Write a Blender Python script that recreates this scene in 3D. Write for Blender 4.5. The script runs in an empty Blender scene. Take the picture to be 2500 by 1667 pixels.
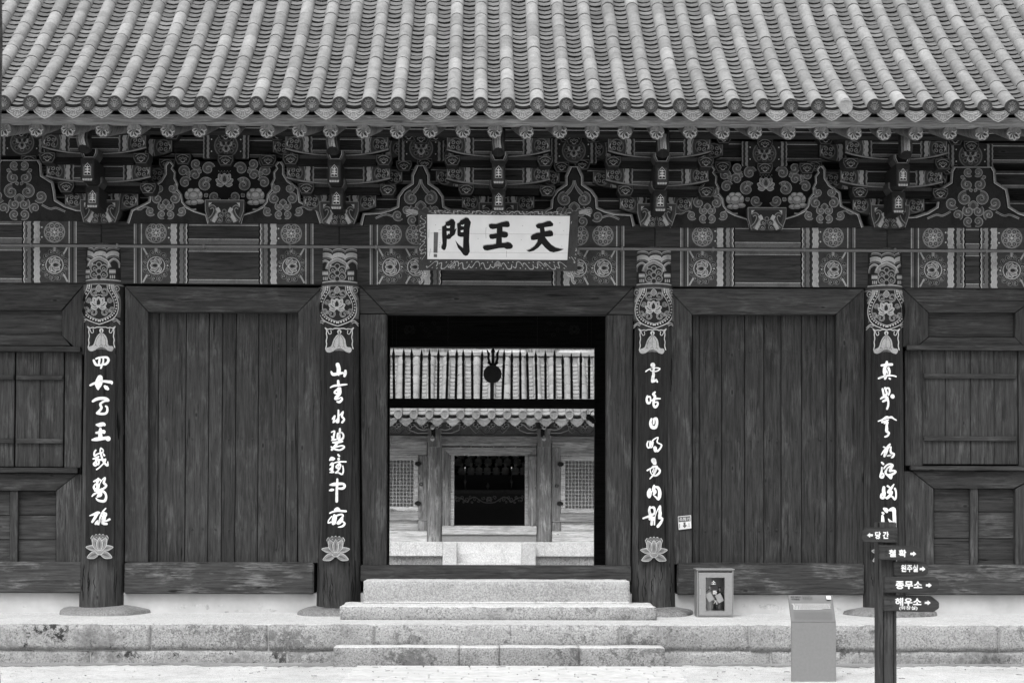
import bpy, bmesh, math, random
from math import sin, cos, pi, radians, atan2, sqrt
from mathutils import Vector, Matrix
random.seed(7)
SC = bpy.context.scene
COL = SC.collection
# ---------------------------------------------------------------- camera
F = 3826.0                                   # focal length in photograph pixels (2500 wide)
PY0 = 1135.0                                 # row of the optical axis (shift lens)
YAW, PITCH, ROLL = radians(1.018), radians(1.3), radians(0.18)
CAM = Vector((0, -19.0, 1.366))
ROT = Matrix.Rotation(-YAW, 3, 'Z') @ Matrix.Rotation(pi/2 + PITCH, 3, 'X') @ Matrix.Rotation(ROLL, 3, 'Z')
cd = bpy.data.cameras.new('camera'); cam = bpy.data.objects.new('camera', cd); COL.objects.link(cam)
cam.matrix_world = Matrix.Translation(CAM) @ ROT.to_4x4()
cd.sensor_width = 36; cd.lens = 36*F/2500; cd.shift_y = (PY0-833.5)/2500; cd.clip_end = 500
cd.dof.use_dof = True; cd.dof.focus_distance = 18.8; cd.dof.aperture_fstop = 3.2
SC.camera = cam
# ---------------------------------------------------------------- daylight, overcast
SUN_EL, SUN_AZ = radians(58), radians(200)
w = bpy.data.worlds.new('World'); SC.world = w; w.use_nodes = True
nt = w.node_tree; nt.nodes.clear()
sky = nt.nodes.new('ShaderNodeTexSky'); sky.sky_type = 'NISHITA'; sky.sun_disc = False
sky.sun_elevation = SUN_EL; sky.sun_rotation = SUN_AZ; sky.air_density = 1.5; sky.dust_density = 4.0
bw = nt.nodes.new('ShaderNodeRGBToBW'); bg = nt.nodes.new('ShaderNodeBackground'); wo = nt.nodes.new('ShaderNodeOutputWorld')
nt.links.new(sky.outputs[0], bw.inputs[0]); nt.links.new(bw.outputs[0], bg.inputs[0]); nt.links.new(bg.outputs[0], wo.inputs[0])
bg.inputs[1].default_value = 0.15
sl = bpy.data.lights.new('sun', 'SUN'); sl.energy = 1.2; sl.angle = radians(35); sl.color = (1, 1, 1)
so = bpy.data.objects.new('sun', sl); COL.objects.link(so)
sd = Vector((sin(SUN_AZ)*cos(SUN_EL), cos(SUN_AZ)*cos(SUN_EL), sin(SUN_EL)))
so.rotation_euler = sd.to_track_quat('Z', 'Y').to_euler()
SC.view_settings.view_transform = 'Standard'; SC.view_settings.look = 'None'
SC.view_settings.gamma = 1; SC.view_settings.use_curve_mapping = False
SC.view_settings.exposure = 0.62
# ---------------------------------------------------------------- measuring helpers
def P(px, py, Y):
    d = ROT @ Vector(((px-1250)/F, (PY0-py)/F, -1))
    return CAM + d*((Y-CAM.y)/d.y)
def X(px, Y, py=1000): return P(px, py, Y).x
def Z(py, Y, px=1250): return P(px, py, Y).z
def proj(v):
    c = ROT.transposed() @ (Vector(v)-CAM)
    return 1250 - F*c.x/c.z, PY0 + F*c.y/c.z
# ---------------------------------------------------------------- materials (all grey: a monochrome place)
MATS = {}
def nodes(name):
    m = bpy.data.materials.new(name); m.use_nodes = True; n = m.node_tree
    return m, n, n.nodes['Principled BSDF']
def N(n, t, **kw):
    o = n.nodes.new(t)
    for k, v in kw.items(): setattr(o, k, v)
    return o
def math_(n, op, a, b=None, clamp=False):
    o = N(n, 'ShaderNodeMath', operation=op, use_clamp=clamp)
    for i, v in enumerate((a, b)):
        if v is None: continue
        if isinstance(v, (int, float)): o.inputs[i].default_value = v
        else: n.links.new(v, o.inputs[i])
    return o.outputs[0]
def coords(n, scale, rnd=True):
    tc = N(n, 'ShaderNodeTexCoord'); mp = N(n, 'ShaderNodeMapping'); mp.inputs['Scale'].default_value = scale
    if rnd:
        oi = N(n, 'ShaderNodeObjectInfo'); va = N(n, 'ShaderNodeVectorMath', operation='ADD')
        r = math_(n, 'MULTIPLY', oi.outputs['Random'], 37.0)
        n.links.new(tc.outputs['Object'], va.inputs[0]); n.links.new(r, va.inputs[1]); n.links.new(va.outputs[0], mp.inputs[0])
    else: n.links.new(tc.outputs['Object'], mp.inputs[0])
    return mp.outputs[0]
def noise(n, vec, scale, detail=4, rough=.55, dist=0.0):
    t = N(n, 'ShaderNodeTexNoise'); n.links.new(vec, t.inputs['Vector'])
    t.inputs['Scale'].default_value = scale; t.inputs['Detail'].default_value = detail
    t.inputs['Roughness'].default_value = rough; t.inputs['Distortion'].default_value = dist
    return t.outputs['Fac']
def ramp(n, fac, *stops):
    r = N(n, 'ShaderNodeValToRGB'); n.links.new(fac, r.inputs[0]); e = r.color_ramp.elements
    while len(e) < len(stops): e.new(.5)
    for i, (p, c) in enumerate(stops): e[i].position = p; e[i].color = (c, c, c, 1)
    return r.outputs[0]
def bump(n, b, h, strength=.4, dist=.01):
    o = N(n, 'ShaderNodeBump'); o.inputs['Strength'].default_value = strength; o.inputs['Distance'].default_value = dist
    n.links.new(h, o.inputs['Height']); n.links.new(o.outputs[0], b.inputs['Normal'])
def mixc(n, fac, a, b, mode='MIX'):
    o = N(n, 'ShaderNodeMix', data_type='RGBA', blend_type=mode)
    if isinstance(fac, (int, float)): o.inputs[0].default_value = fac
    else: n.links.new(fac, o.inputs[0])
    for i, v in ((6, a), (7, b)):
        if isinstance(v, (int, float)): o.inputs[i].default_value = (v, v, v, 1)
        else: n.links.new(v, o.inputs[i])
    return o.outputs[2]
def wood(name, base, d='V', worn=.5, wear_c=2.6, rough=.75, bs=.5):
    """weathered painted timber: long grain, cracks, patches where the paint has worn thin"""
    m, n, b = nodes(name)
    sc = {'V': (14, 14, .7), 'H': (.7, 14, 14)}[d]
    v = coords(n, sc); v2 = coords(n, (5, 5, 1.7) if d == 'V' else (1.7, 5, 5)); v3 = coords(n, (46, 46, 3.2) if d == 'V' else (3.2, 46, 46))
    g = noise(n, v, 2.2, 9, .62, .45)
    fg = noise(n, v3, 1.3, 6, .7, .25)
    c = ramp(n, g, (.30, base*.55), (.46, base*.9), (.56, base*1.08), (.74, base*1.4))
    c = mixc(n, 1.0, c, ramp(n, fg, (.34, .6), (.48, .97), (.62, 1.22)), 'MULTIPLY')
    crack = noise(n, v, 1.25, 6, .5, .9)
    cr = ramp(n, crack, (0, 1), (.30, .25), (.335, 1), (1, 1)); c = mixc(n, 1.0, c, cr, 'MULTIPLY')
    pt = noise(n, v2, 1.1, 7, .62, .3)
    ptm = ramp(n, pt, (.51, 0), (.66, worn)); fine = ramp(n, fg, (.42, 0), (.58, 1))
    f = math_(n, 'MULTIPLY', ptm, fine)
    c = mixc(n, f, c, base*wear_c)
    kv = N(n, 'ShaderNodeTexVoronoi'); n.links.new(coords(n, (5.5, 5.5, 2.2) if d == 'V' else (2.2, 5.5, 5.5)), kv.inputs['Vector']); kv.inputs['Scale'].default_value = .8
    c = mixc(n, 1.0, c, ramp(n, math_(n, 'ADD', kv.outputs['Distance'], math_(n, 'MULTIPLY', fg, .06)), (.07, .45), (.10, 1.25), (.16, 1.0)), 'MULTIPLY')
    oi = N(n, 'ShaderNodeObjectInfo'); r = math_(n, 'MULTIPLY_ADD', oi.outputs['Random'], .38); r.node.inputs[2].default_value = .80
    c = mixc(n, 1.0, c, r, 'MULTIPLY')
    n.links.new(c, b.inputs['Base Color']); b.inputs['Roughness'].default_value = rough
    h = math_(n, 'MULTIPLY_ADD', fg, .8); n.links.new(cr, h.node.inputs[2])
    bump(n, b, h, bs, .006)
    MATS[name] = m; return m
def paint(name, base, wear=.25):
    m, n, b = nodes(name)
    v = coords(n, (1, 1, 1), False)
    g = noise(n, v, 60, 5, .7); c = ramp(n, g, (.3, base*(1-wear)), (.7, base*(1+wear*.5)))
    g2 = noise(n, v, 5, 6, .7); c2 = ramp(n, g2, (.33, .62), (.5, 1)); c = mixc(n, 1.0, c, c2, 'MULTIPLY')
    n.links.new(c, b.inputs['Base Color']); b.inputs['Roughness'].default_value = .7
    MATS[name] = m; return m
def plain(name, base, rough=.6, metal=0.0, var=.1, sc=20):
    m, n, b = nodes(name)
    v = coords(n, (1, 1, 1)); g = noise(n, v, sc, 5, .6)
    n.links.new(ramp(n, g, (.3, base*(1-var)), (.7, base*(1+var))), b.inputs['Base Color'])
    b.inputs['Roughness'].default_value = rough; b.inputs['Metallic'].default_value = metal
    MATS[name] = m; return m
def granite(name, base, stain=.35, speck=.55, top=1.0):
    m, n, b = nodes(name)
    v = coords(n, (1, 1, 1), False)
    a = noise(n, v, 52, 6, .85); c = ramp(n, a, (.38, base*(1-speck)), (.46, base*.8), (.54, base*1.12), (.63, base*1.5))
    s1 = noise(n, v, 1.7, 7, .68); s2 = noise(n, v, 26, 4, .7)
    s = math_(n, 'ADD', s1, math_(n, 'MULTIPLY', s2, .45))
    st = ramp(n, s, (.72, 0), (.93, stain)); c = mixc(n, st, c, base*.22)
    bl = noise(n, v, 11, 8, .8, .4); bm_ = noise(n, v, 1.3, 3, .5); bl = math_(n, 'ADD', bl, math_(n, 'MULTIPLY', bm_, .6)); c = mixc(n, ramp(n, bl, (.86, 0), (.90, min(1, stain*1.1))), c, base*.10)
    pale = noise(n, coords(n, (1, 1, 1), False), 4.3, 5, .6); c = mixc(n, ramp(n, pale, (.45, 0), (.75, .35)), c, base*1.25)
    vo = N(n, 'ShaderNodeTexVoronoi'); n.links.new(v, vo.inputs['Vector']); vo.inputs['Scale'].default_value = 95
    dk = ramp(n, vo.outputs['Distance'], (.0, .35), (.13, 1)); c = mixc(n, .55, c, mixc(n, 1.0, c, dk, 'MULTIPLY'))
    oi = N(n, 'ShaderNodeObjectInfo'); r = math_(n, 'MULTIPLY_ADD', oi.outputs['Random'], .22); r.node.inputs[2].default_value = .89
    c = mixc(n, 1.0, c, r, 'MULTIPLY')
    n.links.new(c, b.inputs['Base Color']); b.inputs['Roughness'].default_value = .9
    bump(n, b, math_(n, 'ADD', noise(n, v, 38, 6, .8), math_(n, 'MULTIPLY', s1, 1.2)), 1.0, .016)
    MATS[name] = m; return m
def tilemat(name, base, rnd=.5, island=False):
    m, n, b = nodes(name)
    v = coords(n, (1, 1, 1)); v0 = coords(n, (1, 1, 1), False)
    g = noise(n, v, 9, 8, .7); c = ramp(n, g, (.25, base*.68), (.5, base), (.66, base*1.15), (.8, base*1.6))
    g2 = noise(n, v0, 1.3, 5, .6); c = mixc(n, 1.0, c, ramp(n, g2, (.3, .82), (.7, 1.15)), 'MULTIPLY')
    g3 = noise(n, v, 55, 5, .7); c = mixc(n, .8, c, mixc(n, 1.0, c, ramp(n, g3, (.3, .7), (.65, 1.1)), 'MULTIPLY'))
    if island: src = N(n, 'ShaderNodeNewGeometry').outputs['Random Per Island']
    else: src = N(n, 'ShaderNodeObjectInfo').outputs['Random']
    rr = ramp(n, src, (0, 1-rnd*.45), (.5, 1.0), (.86, 1+rnd*.2), (1, 1+rnd*.95)); c = mixc(n, 1.0, c, rr, 'MULTIPLY')
    n.links.new(c, b.inputs['Base Color']); b.inputs['Roughness'].default_value = .82
    bump(n, b, math_(n, 'ADD', g, math_(n, 'MULTIPLY', g3, .3)), .35, .006)
    MATS[name] = m; return m
def sand(name, base, lo=.75):
    m, n, b = nodes(name)
    v = coords(n, (1, 1, 1), False)
    g = noise(n, v, 1.1, 8, .65); c = ramp(n, g, (.3, base*lo), (.6, base))
    f = noise(n, v, 90, 4, .8); c = mixc(n, .8, c, mixc(n, 1.0, c, ramp(n, f, (.36, .35), (.5, 1.0)), 'MULTIPLY'))
    e = noise(n, coords(n, (1, 3, 1), False), 9, 9, .8); c = mixc(n, 1.0, c, ramp(n, e, (.36, .5), (.48, 1)), 'MULTIPLY')
    n.links.new(c, b.inputs['Base Color']); b.inputs['Roughness'].default_value = .95
    bump(n, b, math_(n, 'ADD', f, g), .5, .01)
    MATS[name] = m; return m
WB = .044
wood('wood_vertical', WB, 'V', .6, 2.8); wood('wood_horizontal', WB, 'H', .5, 2.8)
wood('wood_plank', WB*1.0, 'V', .55, 2.7); wood('wood_column', WB*1.1, 'V', .5, 2.3)
wood('wood_sill', WB*1.15, 'H', .85, 3.8, bs=.9); wood('wood_beam', WB*.85, 'H', .35, 1.9, bs=.3)
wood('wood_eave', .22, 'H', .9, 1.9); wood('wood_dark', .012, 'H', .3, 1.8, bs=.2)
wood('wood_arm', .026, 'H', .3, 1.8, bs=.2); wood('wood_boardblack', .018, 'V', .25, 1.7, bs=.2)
plain('wood_nameboard', .74, .8, 0, .05, 4)
wood('wood_grey_v', .27, 'V', 1.0, 2.3); wood('wood_grey_h', .36, 'H', 1.0, 1.8); wood('wood_pale', .62, 'H', .8, 1.25)
wood('wood_rafter', .16, 'V', .6, 1.8, bs=.3)
wood('wood_sign', .045, 'H', .6, 1.9)
paint('ink', .010); paint('shade1', .026); paint('shade2', .058); paint('shade3', .135); paint('shade4', .24); paint('shade5', .40); paint('shade6', .55)
paint('white_letter', .86, .06); paint('sign_white', .80, .1); paint('pattern_faint', .045)
paint('black_letter', .014, .1)
plain('iron', .012, .5, 0, .3); plain('conduit', .11, .45, 0, .15); plain('panel_face', .125, .4, .2, .05, 40); plain('metal_panel', .235, .38, .3, .06, 40)
plain('cabinet', .25, .45, 0, .08, 30); plain('cabinet_dark', .06, .5); plain('extinguisher', .07, .3); plain('steel', .45, .3, .6)
plain('paper', .75, .8, 0, .03); plain('plastic_grey', .35, .5); plain('stone_figure', .6, .6); plain('brass', .25, .35, .7)
plain('altar_paint', .04, .5); plain('carving', .55, .6); plain('lamp_black', .015, .4)
granite('granite', .38, .5, .85); granite('granite_clean', .44, .15, .5); granite('granite_worn', .36, .9, .8); granite('boulder', .24, .4, .5)
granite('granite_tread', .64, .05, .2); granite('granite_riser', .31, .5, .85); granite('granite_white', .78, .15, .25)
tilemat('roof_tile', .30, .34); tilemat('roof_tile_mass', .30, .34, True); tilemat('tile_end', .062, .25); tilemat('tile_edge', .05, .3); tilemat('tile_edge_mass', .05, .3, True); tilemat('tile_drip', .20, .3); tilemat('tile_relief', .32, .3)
tilemat('tile_white', .36, .3); tilemat('hall_tile', .35, .25); tilemat('hall_tile_mass', .35, .25, True); tilemat('pan_clay', .175, .35); tilemat('pan_clay_mass', .175, .35, True)
sand('ground_sand', .70); sand('cement', .66, .88); plain('plaster', .50, .9, 0, .16, 2.5); sand('dirt', .36, .6)
plain('paving', .6, .9, 0, .15, 6); sand('mortar', .5)
m_, n_, b_ = nodes('glass'); b_.inputs['Transmission Weight'].default_value = 1; b_.inputs['Roughness'].default_value = .02; b_.inputs['Base Color'].default_value = (.95,.95,.95,1); MATS['glass'] = m_
m_, n_, b_ = nodes('candle_flame'); b_.inputs['Emission Color'].default_value = (1,1,1,1); b_.inputs['Emission Strength'].default_value = .7; MATS['candle_flame'] = m_
plain('bark', .07, .9, 0, .5, 12); plain('leaf', .06, .7, 0, .4, 5)
for nm_, mt_ in MATS.items():
    b_ = mt_.node_tree.nodes['Principled BSDF']
    if b_.inputs['Roughness'].default_value >= .6: b_.inputs['Specular IOR Level'].default_value = .10
# ---------------------------------------------------------------- mesh building
class MB:
    def __init__(s): s.v = []; s.f = []; s.m = []; s.mats = []
    def mi(s, mat):
        if mat not in s.mats: s.mats.append(mat)
        return s.mats.index(mat)
    def add(s, vs, fs, mat):
        o = len(s.v); k = s.mi(mat)
        s.v += [tuple(v) for v in vs]
        for f in fs: s.f.append([i+o for i in f]); s.m.append(k)
        return s
    def box(s, x0, x1, y0, y1, z0, z1, mat):
        vs = [(x, y, z) for z in (z0, z1) for y in (y0, y1) for x in (x0, x1)]
        return s.add(vs, [(0,2,3,1),(4,5,7,6),(0,1,5,4),(2,6,7,3),(0,4,6,2),(1,3,7,5)], mat)
    def prism(s, pts, y0, y1, mat, side=None):
        """outline pts [(x,z)] extruded from y0 (front) to y1; pts anticlockwise as seen from the front"""
        a = sum(pts[i][0]*pts[(i+1) % len(pts)][1]-pts[(i+1) % len(pts)][0]*pts[i][1] for i in range(len(pts)))
        if a < 0: pts = pts[::-1]
        n = len(pts)
        vs = [(x, y0, z) for x, z in pts]+[(x, y1, z) for x, z in pts]
        s.add(vs, [list(range(n)), list(range(2*n-1, n-1, -1))], mat)
        s.add(vs, [(i, i+n, (i+1) % n+n, (i+1) % n) for i in range(n)], side or mat); return s
    def tube(s, path, rad, mat, seg=12, caps=True):
        rads = rad if isinstance(rad, (list, tuple)) else [rad]*len(path)
        path = [Vector(p) for p in path]; vs = []; fs = []
        up = Vector((0, 0, 1)); 
        for i, p in enumerate(path):
            t = (path[min(i+1, len(path)-1)]-path[max(i-1, 0)]).normalized()
            if abs(t.z) > .95: up = Vector((0, 1, 0))
            a = t.cross(up).normalized(); b = a.cross(t).normalized()
            for k in range(seg):
                th = 2*pi*k/seg; vs.append(p + (a*cos(th)+b*sin(th))*rads[i])
        for i in range(len(path)-1):
            for k in range(seg):
                fs.append((i*seg+k, i*seg+(k+1) % seg, (i+1)*seg+(k+1) % seg, (i+1)*seg+k))
        if caps: fs.append(list(range(seg))[::-1]); fs.append([(len(path)-1)*seg+k for k in range(seg)])
        return s.add(vs, fs, mat)
    def lathe(s, c, prof, mat, seg=20):
        c = Vector(c); vs = []; fs = []
        for r, z in prof:
            for k in range(seg): vs.append(c+Vector((r*cos(2*pi*k/seg), r*sin(2*pi*k/seg), z)))
        for i in range(len(prof)-1):
            for k in range(seg): fs.append((i*seg+k, i*seg+(k+1) % seg, (i+1)*seg+(k+1) % seg, (i+1)*seg+k))
        fs.append(list(range(seg))[::-1]); fs.append([(len(prof)-1)*seg+k for k in range(seg)])
        return s.add(vs, fs, mat)
    def mesh(s, name, bevel=0, smooth=True, jitter=0):
        me = bpy.data.meshes.new(name); me.from_pydata(s.v, [], s.f)
        for mt in s.mats: me.materials.append(MATS[mt])
        me.polygons.foreach_set('material_index', s.m)
        if bevel or jitter:
            bm = bmesh.new(); bm.from_mesh(me); bmesh.ops.remove_doubles(bm, verts=bm.verts, dist=1e-5)
            if bevel: bmesh.ops.bevel(bm, geom=[e for e in bm.edges if e.calc_face_angle(0) > .5], offset=bevel, segments=2, affect='EDGES', clamp_overlap=True)
            if jitter:
                for v in bm.verts: v.co += Vector([random.uniform(-jitter, jitter) for _ in range(3)])
            bm.to_mesh(me); bm.free()
        if smooth:
            me.polygons.foreach_set('use_smooth', [True]*len(me.polygons)); me.set_sharp_from_angle(angle=radians(38))
        me.update(); return me
def link(name, me, parent=None):
    o = bpy.data.objects.new(name, me); COL.objects.link(o)
    if parent is not None:
        o.parent = parent; o.matrix_parent_inverse = Matrix.Translation(-base_of(parent))
    return o
BASE = {}
def base_of(p): return BASE.get(p.name, Vector((0, 0, 0)))
def tag(o, label=None, cat=None, group=None, kind=None):
    for k, v in (('label', label), ('category', cat), ('group', group), ('kind', kind)):
        if v: o[k] = v
    return o
def thing(name, label, cat, loc=(0, 0, 0), group=None):
    o = bpy.data.objects.new(name, None); COL.objects.link(o); o.location = loc; BASE[o.name] = Vector(loc)
    o.empty_display_size = .2
    return tag(o, label, cat, group)
def part(name, mb, parent, bevel=0, jitter=0, smooth=True): return link(name, mb.mesh(name, bevel, smooth, jitter), parent)
def pbox(name, x0, x1, y0, y1, Y, th, mat, parent, bevel=.006, ref=None, jitter=0):
    """board whose front lies at depth Y and whose edges were measured in the photograph"""
    xm, ym = (x0+x1)/2, (y0+y1)/2
    if ref is None: ref = xm
    mb = MB().box(X(x0, Y, ym), X(x1, Y, ym), Y, Y+th, Z(y1, Y, ref), Z(y0, Y, ref), mat)
    return part(name, mb, parent, bevel, jitter)
def ppoly(name, pts, Y, th, mat, parent, bevel=.004):
    q = [P(x, y, Y) for x, y in pts]
    return part(name, MB().prism([(v.x, v.z) for v in q], Y, Y+th, mat), parent, bevel)
# ---------------------------------------------------------------- paint work (flat print laid on surfaces)
def crom(pts, k=4, closed=False):
    if len(pts) < 3: return pts
    out = []; n = len(pts)
    for i in range(n if closed else n-1):
        g = (lambda j: pts[j % n]) if closed else (lambda j: pts[max(0, min(n-1, j))])
        a, b, c, d = g(i-1), g(i), g(i+1), g(i+2)
        for s in range(k):
            t = s/k
            out.append(tuple(.5*((2*b[j])+(-a[j]+c[j])*t+(2*a[j]-5*b[j]+4*c[j]-d[j])*t*t+(-a[j]+3*b[j]-3*c[j]+d[j])*t**3) for j in range(len(b))))
    if not closed: out.append(tuple(pts[-1]))
    return out
class Paint(MB):
    def __init__(s, surf, h0=.0012, layered=False): super().__init__(); s.surf = surf; s.n = 0; s.h0 = h0; s.layered = layered
    def h(s):
        if s.layered: return s.h0 + .0003*s.n
        s.n += 1; return s.h0 + .00002*s.n
    def up(s):
        if s.layered: s.n += 1
    def poly(s, pts, mat):
        h = s.h(); a = sum(pts[i][0]*pts[(i+1) % len(pts)][1]-pts[(i+1) % len(pts)][0]*pts[i][1] for i in range(len(pts)))
        if a > 0: pts = pts[::-1]
        return s.add([s.surf(x, y, h) for x, y in pts], [list(range(len(pts)))], mat)
    def rect(s, x0, y0, x1, y1, mat, nx=1):
        h = s.h(); vs = []; fs = []
        for i in range(nx+1):
            x = x0+(x1-x0)*i/nx; vs += [s.surf(x, y0, h), s.surf(x, y1, h)]
        for i in range(nx): fs.append((2*i, 2*i+1, 2*i+3, 2*i+2) if (x1-x0)*(y1-y0) > 0 else (2*i, 2*i+2, 2*i+3, 2*i+1))
        return s.add(vs, fs, mat)
    def circ(s, x, y, r, mat, ry=None, n=12):
        ry = ry or r
        return s.poly([(x+r*cos(2*pi*i/n), y+ry*sin(2*pi*i/n)) for i in range(n)], mat)
    def ring(s, x, y, r, w_, mat, n=16): return s.stroke([(x+r*cos(2*pi*i/n), y+r*sin(2*pi*i/n)) for i in range(n)], w_, mat, k=1, closed=True)
    def stroke(s, pts, w_, mat, k=4, closed=False, caps=False):
        q = [(p[0], p[1], p[2] if len(p) > 2 else w_) for p in pts]
        q = crom(q, k, closed) if k > 1 else q
        if closed: q = q+[q[0]]
        n = len(q); h = s.h(); vs = []; fs = []
        for i, (x, y, ww) in enumerate(q):
            if closed: a, b = q[(i-1) % (n-1)], q[(i+1) % (n-1)]
            else: a, b = q[max(0, i-1)], q[min(n-1, i+1)]
            dx, dy = b[0]-a[0], b[1]-a[1]; L = sqrt(dx*dx+dy*dy) or 1
            nx, ny = -dy/L*ww/2, dx/L*ww/2
            vs += [s.surf(x+nx, y+ny, h), s.surf(x-nx, y-ny, h)]
        for i in range(n-1): fs.append((2*i, 2*i+2, 2*i+3, 2*i+1))
        s.add(vs, fs, mat)
        if caps:
            for e in (0, n-1): s.circ(q[e][0], q[e][1], max(.1, q[e][2]/2), mat, n=10)
            for e in range(3, n-3, 3): s.circ(q[e][0], q[e][1], max(.1, q[e][2]/2*.98), mat, n=8)
        return s
def on_plane(Y): return lambda x, y, h: P(x, y, Y-h)
def on_cyl(cx, cy, rf):
    def f(x, y, h):
        v = P(x, y, cy)
        for _ in range(4):
            r = rf(v.z)+h; d = max(-r*.999, min(r*.999, v.x-cx)); v = P(x, y, cy-sqrt(r*r-d*d))
        return v
    return f
def spiral_pts(cx, cy, r, a0, dr=1, turns=1.35, n=14, tail=.22):
    return [(cx+(r*(1-(1-tail)*(i/n)))*cos(a0+dr*2*pi*turns*i/n), cy+(r*(1-(1-tail)*(i/n)))*sin(a0+dr*2*pi*turns*i/n)) for i in range(n+1)]
def scroll(p, cx, cy, r, a0=0, dr=1, fill='shade3', line='shade5', lw=.9, turns=1.3, stem=None):
    q = spiral_pts(cx, cy, r*.84, a0, dr, turns, 14, .12)
    if stem: q = list(stem)+q
    w_ = r*.60; nq = len(q)
    ws = [w_*(1 if i < nq*.6 else max(.35, 1-(i-nq*.6)/(nq*.45))) for i in range(nq)]
    p.stroke([(a, b, c+2*lw) for (a, b), c in zip(q, ws)], 0, line, k=2)
    p.stroke([(a, b, c) for (a, b), c in zip(q, ws)], 0, fill, k=2)
    if r > 11: p.stroke([(a, b, c*.22) for (a, b), c in zip(q, ws)], 0, 'shade2', k=2)
def petal(p, cx, cy, ang, L, W_, fill, line, lw=.8, inner=None):
    def shape(l, w_, off=0):
        pts = [(off, 0), (l*.3, w_*.42), (l*.62, w_*.46), (l, 0), (l*.62, -w_*.46), (l*.3, -w_*.42)]
        pts = crom(pts, 3, True)
        return [(cx+a*cos(ang)-b*sin(ang), cy+a*sin(ang)+b*cos(ang)) for a, b in pts]
    p.up(); p.poly(shape(L+lw, W_+2*lw, -lw), line); p.up(); p.poly(shape(L, W_), fill); p.up()
    if inner: p.poly(shape(L*.80, W_*.52, L*.16), inner)
def lotus(p, cx, cy, r, ang=-pi/2, fill='shade4', line='shade6', inner='shade2', lw=1.0):
    for d, l, w_ in ((1.75, .8, .42), (-1.75, .8, .42), (1.15, .95, .48), (-1.15, .95, .48), (.55, 1.1, .5), (-.55, 1.1, .5), (0, 1.0, .6)):
        petal(p, cx, cy, ang+d, r*l, r*w_*1.25, fill, line, lw, inner)
def rosette(p, cx, cy, r, bright=True):
    p.circ(cx, cy, r*1.02, 'shade2', n=18)
    p.ring(cx, cy, r*.93, r*.1, 'shade4' if bright else 'shade3', n=20)
    for i in range(8):
        a = i*pi/4+.39; x, y = cx+r*.62*cos(a), cy+r*.62*sin(a)
        p.circ(x, y, r*.27, 'shade4' if bright else 'shade3', n=10); p.circ(x, y, r*.17, 'shade2', n=8); p.circ(x, y, r*.08, 'shade4', n=6)
    if bright:
        for i in range(8): petal(p, cx, cy, i*pi/4, r*.42, r*.26, 'shade4', 'shade6', .7, 'shade2')
        p.circ(cx, cy, r*.12, 'shade6', n=8)
def cluster(p, cx, cy, r, side=0):
    p.circ(cx, cy, r, 'shade1', n=14); p.ring(cx, cy, r*.9, r*.16, 'shade3', n=16)
    for i in range(4):
        a = i*pi/2+pi/4; x, y = cx+r*.47*cos(a), cy+r*.47*sin(a)
        p.stroke(spiral_pts(x, y, r*.33, a, 1, 1.3, 10), r*.12, 'shade4', k=1)
    if side: p.stroke([(cx+side*r*.78, cy-r*.3), (cx+side*r*.9, cy), (cx+side*r*.78, cy+r*.3)], r*.16, 'shade5')
def wave(p, x, w_, y0, y1, mat, amp=2.2, step=14, d=1):
    ys = []; y = y0
    n = max(6, int((y1-y0)/3.2)); L = []; R = []
    for i in range(n+1):
        y = y0+(y1-y0)*i/n; o = amp*abs(sin(pi*(y-y0)/step))*d
        L.append((x+o, y)); R.append((x+w_+o, y))
    h = p.h(); vs = []; fs = []
    for a, b in zip(L, R): vs += [p.surf(a[0], a[1], h), p.surf(b[0], b[1], h)]
    for i in range(n): fs.append((2*i, 2*i+2, 2*i+3, 2*i+1) if w_ < 0 else (2*i, 2*i+1, 2*i+3, 2*i+2))
    p.add(vs, fs, mat)

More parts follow.
